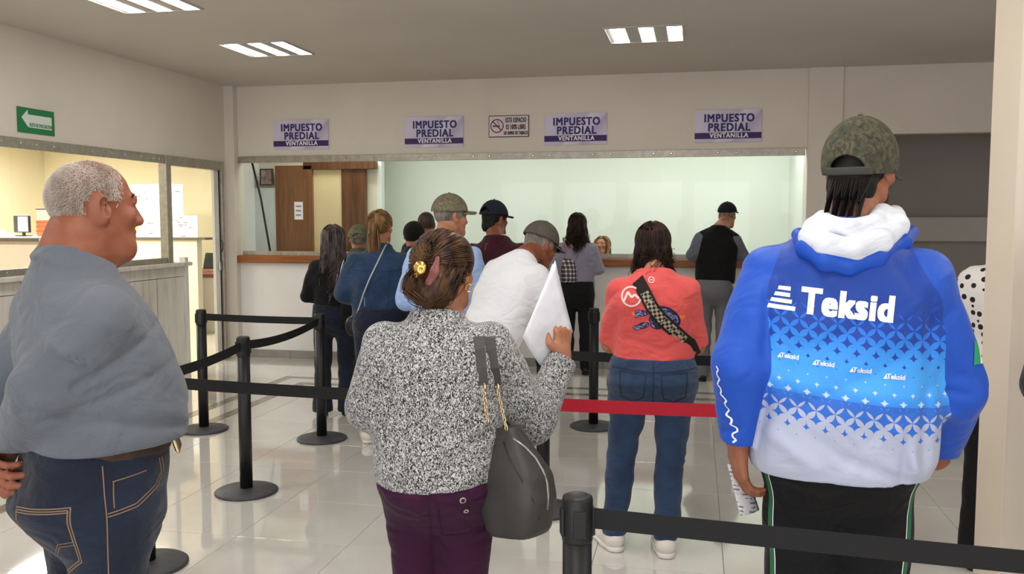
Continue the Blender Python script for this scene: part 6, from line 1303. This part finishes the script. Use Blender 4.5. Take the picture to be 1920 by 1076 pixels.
# 13-15: heads between the others
p = Person('person in a black knit cap behind the ponytail woman', *at(778, 700, 7.75)[:2], 0.2, H=1.575, skin=SK1)
p.S = 0.20; arms_fwd(p); p.joints(0.20); p.build_head(1.0, False, 0.011); hands_std(p); p.build_body(prof(0.20), 0.018); p.eyes()
p.top('jacket', cloth('black_jacket', (22, 22, 26)), 0.52, 'long', (0.08, 0.07, 0.05), 0.003, 8, 0.015); p.bottom('trousers', cloth('dark_navy_slacks', (30, 34, 50)), 0.57, (0.17, 0.13), (0.09, 0.07, 0.06), 0, 8, 0.018); p.shoes(SHOE_BLK, res=0.015)
g = Sdf(); g.ell(p.hP(0, -0.014, 0.032), (0.094, 0.112, 0.100), 0.02, p.Rh); g.cut(p.hP(0, 0, -0.03), p.Rh @ np.array([0, 0.45, -1])); g.disp = lambda Q: 0.001 * np.sin(Q[..., 2] * 400); sdf_obj('knit_cap', g, BLK_C, p.e, 0.007)
p = Person('man with cropped dark hair at the cashier window, half hidden by the light blue shirt', *at(800, 600, 8.75)[:2], 0.2, H=1.665, skin=SK3)
p.S = 0.215; arms_fwd(p, 0.66, 0.02, 0.2, 0.70, 0.12); p.joints(0.215); p.build_head(1.02, False, 0.011); hands_std(p); p.build_body(prof(0.215), 0.018); p.eyes()
p.top('shirt', cloth('dark_blue_shirt', (40, 46, 66)), 0.52, 'long', (0.075, 0.065, 0.05), 0.003, 8, 0.015); p.bottom('trousers', cloth('dark_navy_slacks', (30, 34, 50)), 0.57, (0.175, 0.13), (0.09, 0.07, 0.06), 0, 8, 0.018); p.shoes(SHOE_BLK, res=0.015); mens_scalp(p, hair_mat('cropped_brown_hair', (58, 46, 38), (74, 60, 50)), off=0.006)
p = Person('person in a khaki cap at the cashier window, left of the ponytail', *at(674, 600, 8.75)[:2], 0.3, H=1.52, skin=SK1)
p.S = 0.20; arms_fwd(p, 0.66, 0.02, 0.2, 0.72, 0.12); p.head_pitch = -0.15; p.joints(0.20); p.build_head(1.0, False, 0.011); hands_std(p); p.build_body(prof(0.20), 0.018); p.eyes()
p.top('shirt', cloth('olive_shirt', (74, 74, 62)), 0.52, 'long', (0.075, 0.065, 0.05), 0.003, 8, 0.015); p.bottom('trousers', cloth('dark_navy_slacks', (30, 34, 50)), 0.57, (0.17, 0.13), (0.09, 0.07, 0.06), 0, 8, 0.018); p.shoes(SHOE_BLK, res=0.015)
KH = mat('khaki_cap_cloth', (112, 106, 84), 0.9, (92, 88, 70), 18); p.cap(KH, KH, True, 0.022, 0.0, 0.0, res=0.008, height=0.006); mens_scalp(p, H_GRY, off=0.010)

# 16: woman in the dotted blouse behind the pillar
p = Person('woman in a white blouse with black dots half hidden by the pillar', *at(1884, 900, 4.0)[:2], -0.35, H=1.69, skin=SK2)
p.S = 0.20; arms_fwd(p); p.joints(0.20); p.build_head(0.97, True, 0.010); hands_std(p, 0.165); p.build_body(prof(0.20, 0.125, 0.17, 0.53, 0, 0.19), 0.016); p.eyes()
DOT, nt, b = new_mat('white_blouse_black_dots'); tc = nt.add('ShaderNodeTexCoord'); v = nt.add('ShaderNodeTexVoronoi', inp={'Vector': tc.outputs['Object'], 'Scale': 25.0}); v.inputs['Randomness'].default_value = 0.7
nt.link(nt.mix(nt.math('LESS_THAN', v.outputs[0], 0.33), lin((226, 224, 222)), lin((24, 22, 22))), b.inputs['Base Color']); b.inputs['Roughness'].default_value = 0.8
p.top('blouse', DOT, 0.53, 'long', (0.070, 0.062, 0.048), 0.003, 8, 0.012, neck_z=0.842); p.bottom('trousers', BLKC, 0.585, (0.18, 0.14), (0.092, 0.072, 0.080), 0.003, 8, 0.013, ankle=0.03); p.shoes(SHOE_BLK, res=0.012)
p.hair_mesh([p.scalp([((0, 0.055, 0.04), (0, 1, -0.5))], 0.012, 0.010), p.hair_long(400, 1.30, 1.0, 0.015, 0.003, 0.5, 0.02)], H_DBR)
# 17: dark jacket at the right edge
p = Person('person in a dark jacket cut off by the right edge of the picture', *at(2165, 800, 2.33)[:2], -0.25, H=1.80, skin=SK1)
p.S = 0.24; arms_fwd(p, 0.64, 0.0, 0.22, 0.60, 0.16); p.joints(0.235); p.build_head(1.03, False, 0.011); hands_std(p); p.build_body(prof(0.235), 0.016); p.eyes()
p.top('jacket', cloth('charcoal_jacket', (40, 40, 44), (32, 32, 36)), 0.50, 'long', (0.080, 0.066, 0.052), 0.004, 8, 0.012); p.bottom('trousers', BLKC, 0.565, (0.18, 0.14), (0.095, 0.072, 0.06), 0, 8, 0.016); p.shoes(SHOE_BLK, res=0.013); mens_scalp(p, H_BLK)
# 18: figure at the left edge
p = Person('person in a dark striped top cut off by the left edge behind the bald man', *at(-88, 800, 2.75)[:2], -0.75, H=1.60, skin=SK1)
p.S = 0.20; arms_fwd(p); p.joints(0.20); p.build_head(1.0, True, 0.011); hands_std(p); p.build_body(prof(0.20), 0.016); p.eyes()
p.top('striped_top', mat('dark_striped_knit', (40, 42, 52), 0.9, (92, 94, 104), 3, (0.2, 0.2, 14)), 0.52, 'long', (0.070, 0.062, 0.048), 0.003, 8, 0.013); p.bottom('trousers', BLKC, 0.57, (0.17, 0.13), (0.09, 0.07, 0.06), 0, 8, 0.016); p.shoes(SHOE_BLK, res=0.013)
p.hair_mesh([p.scalp([((0, 0.055, 0.04), (0, 1, -0.5))], 0.010, 0.010)], H_GRY)
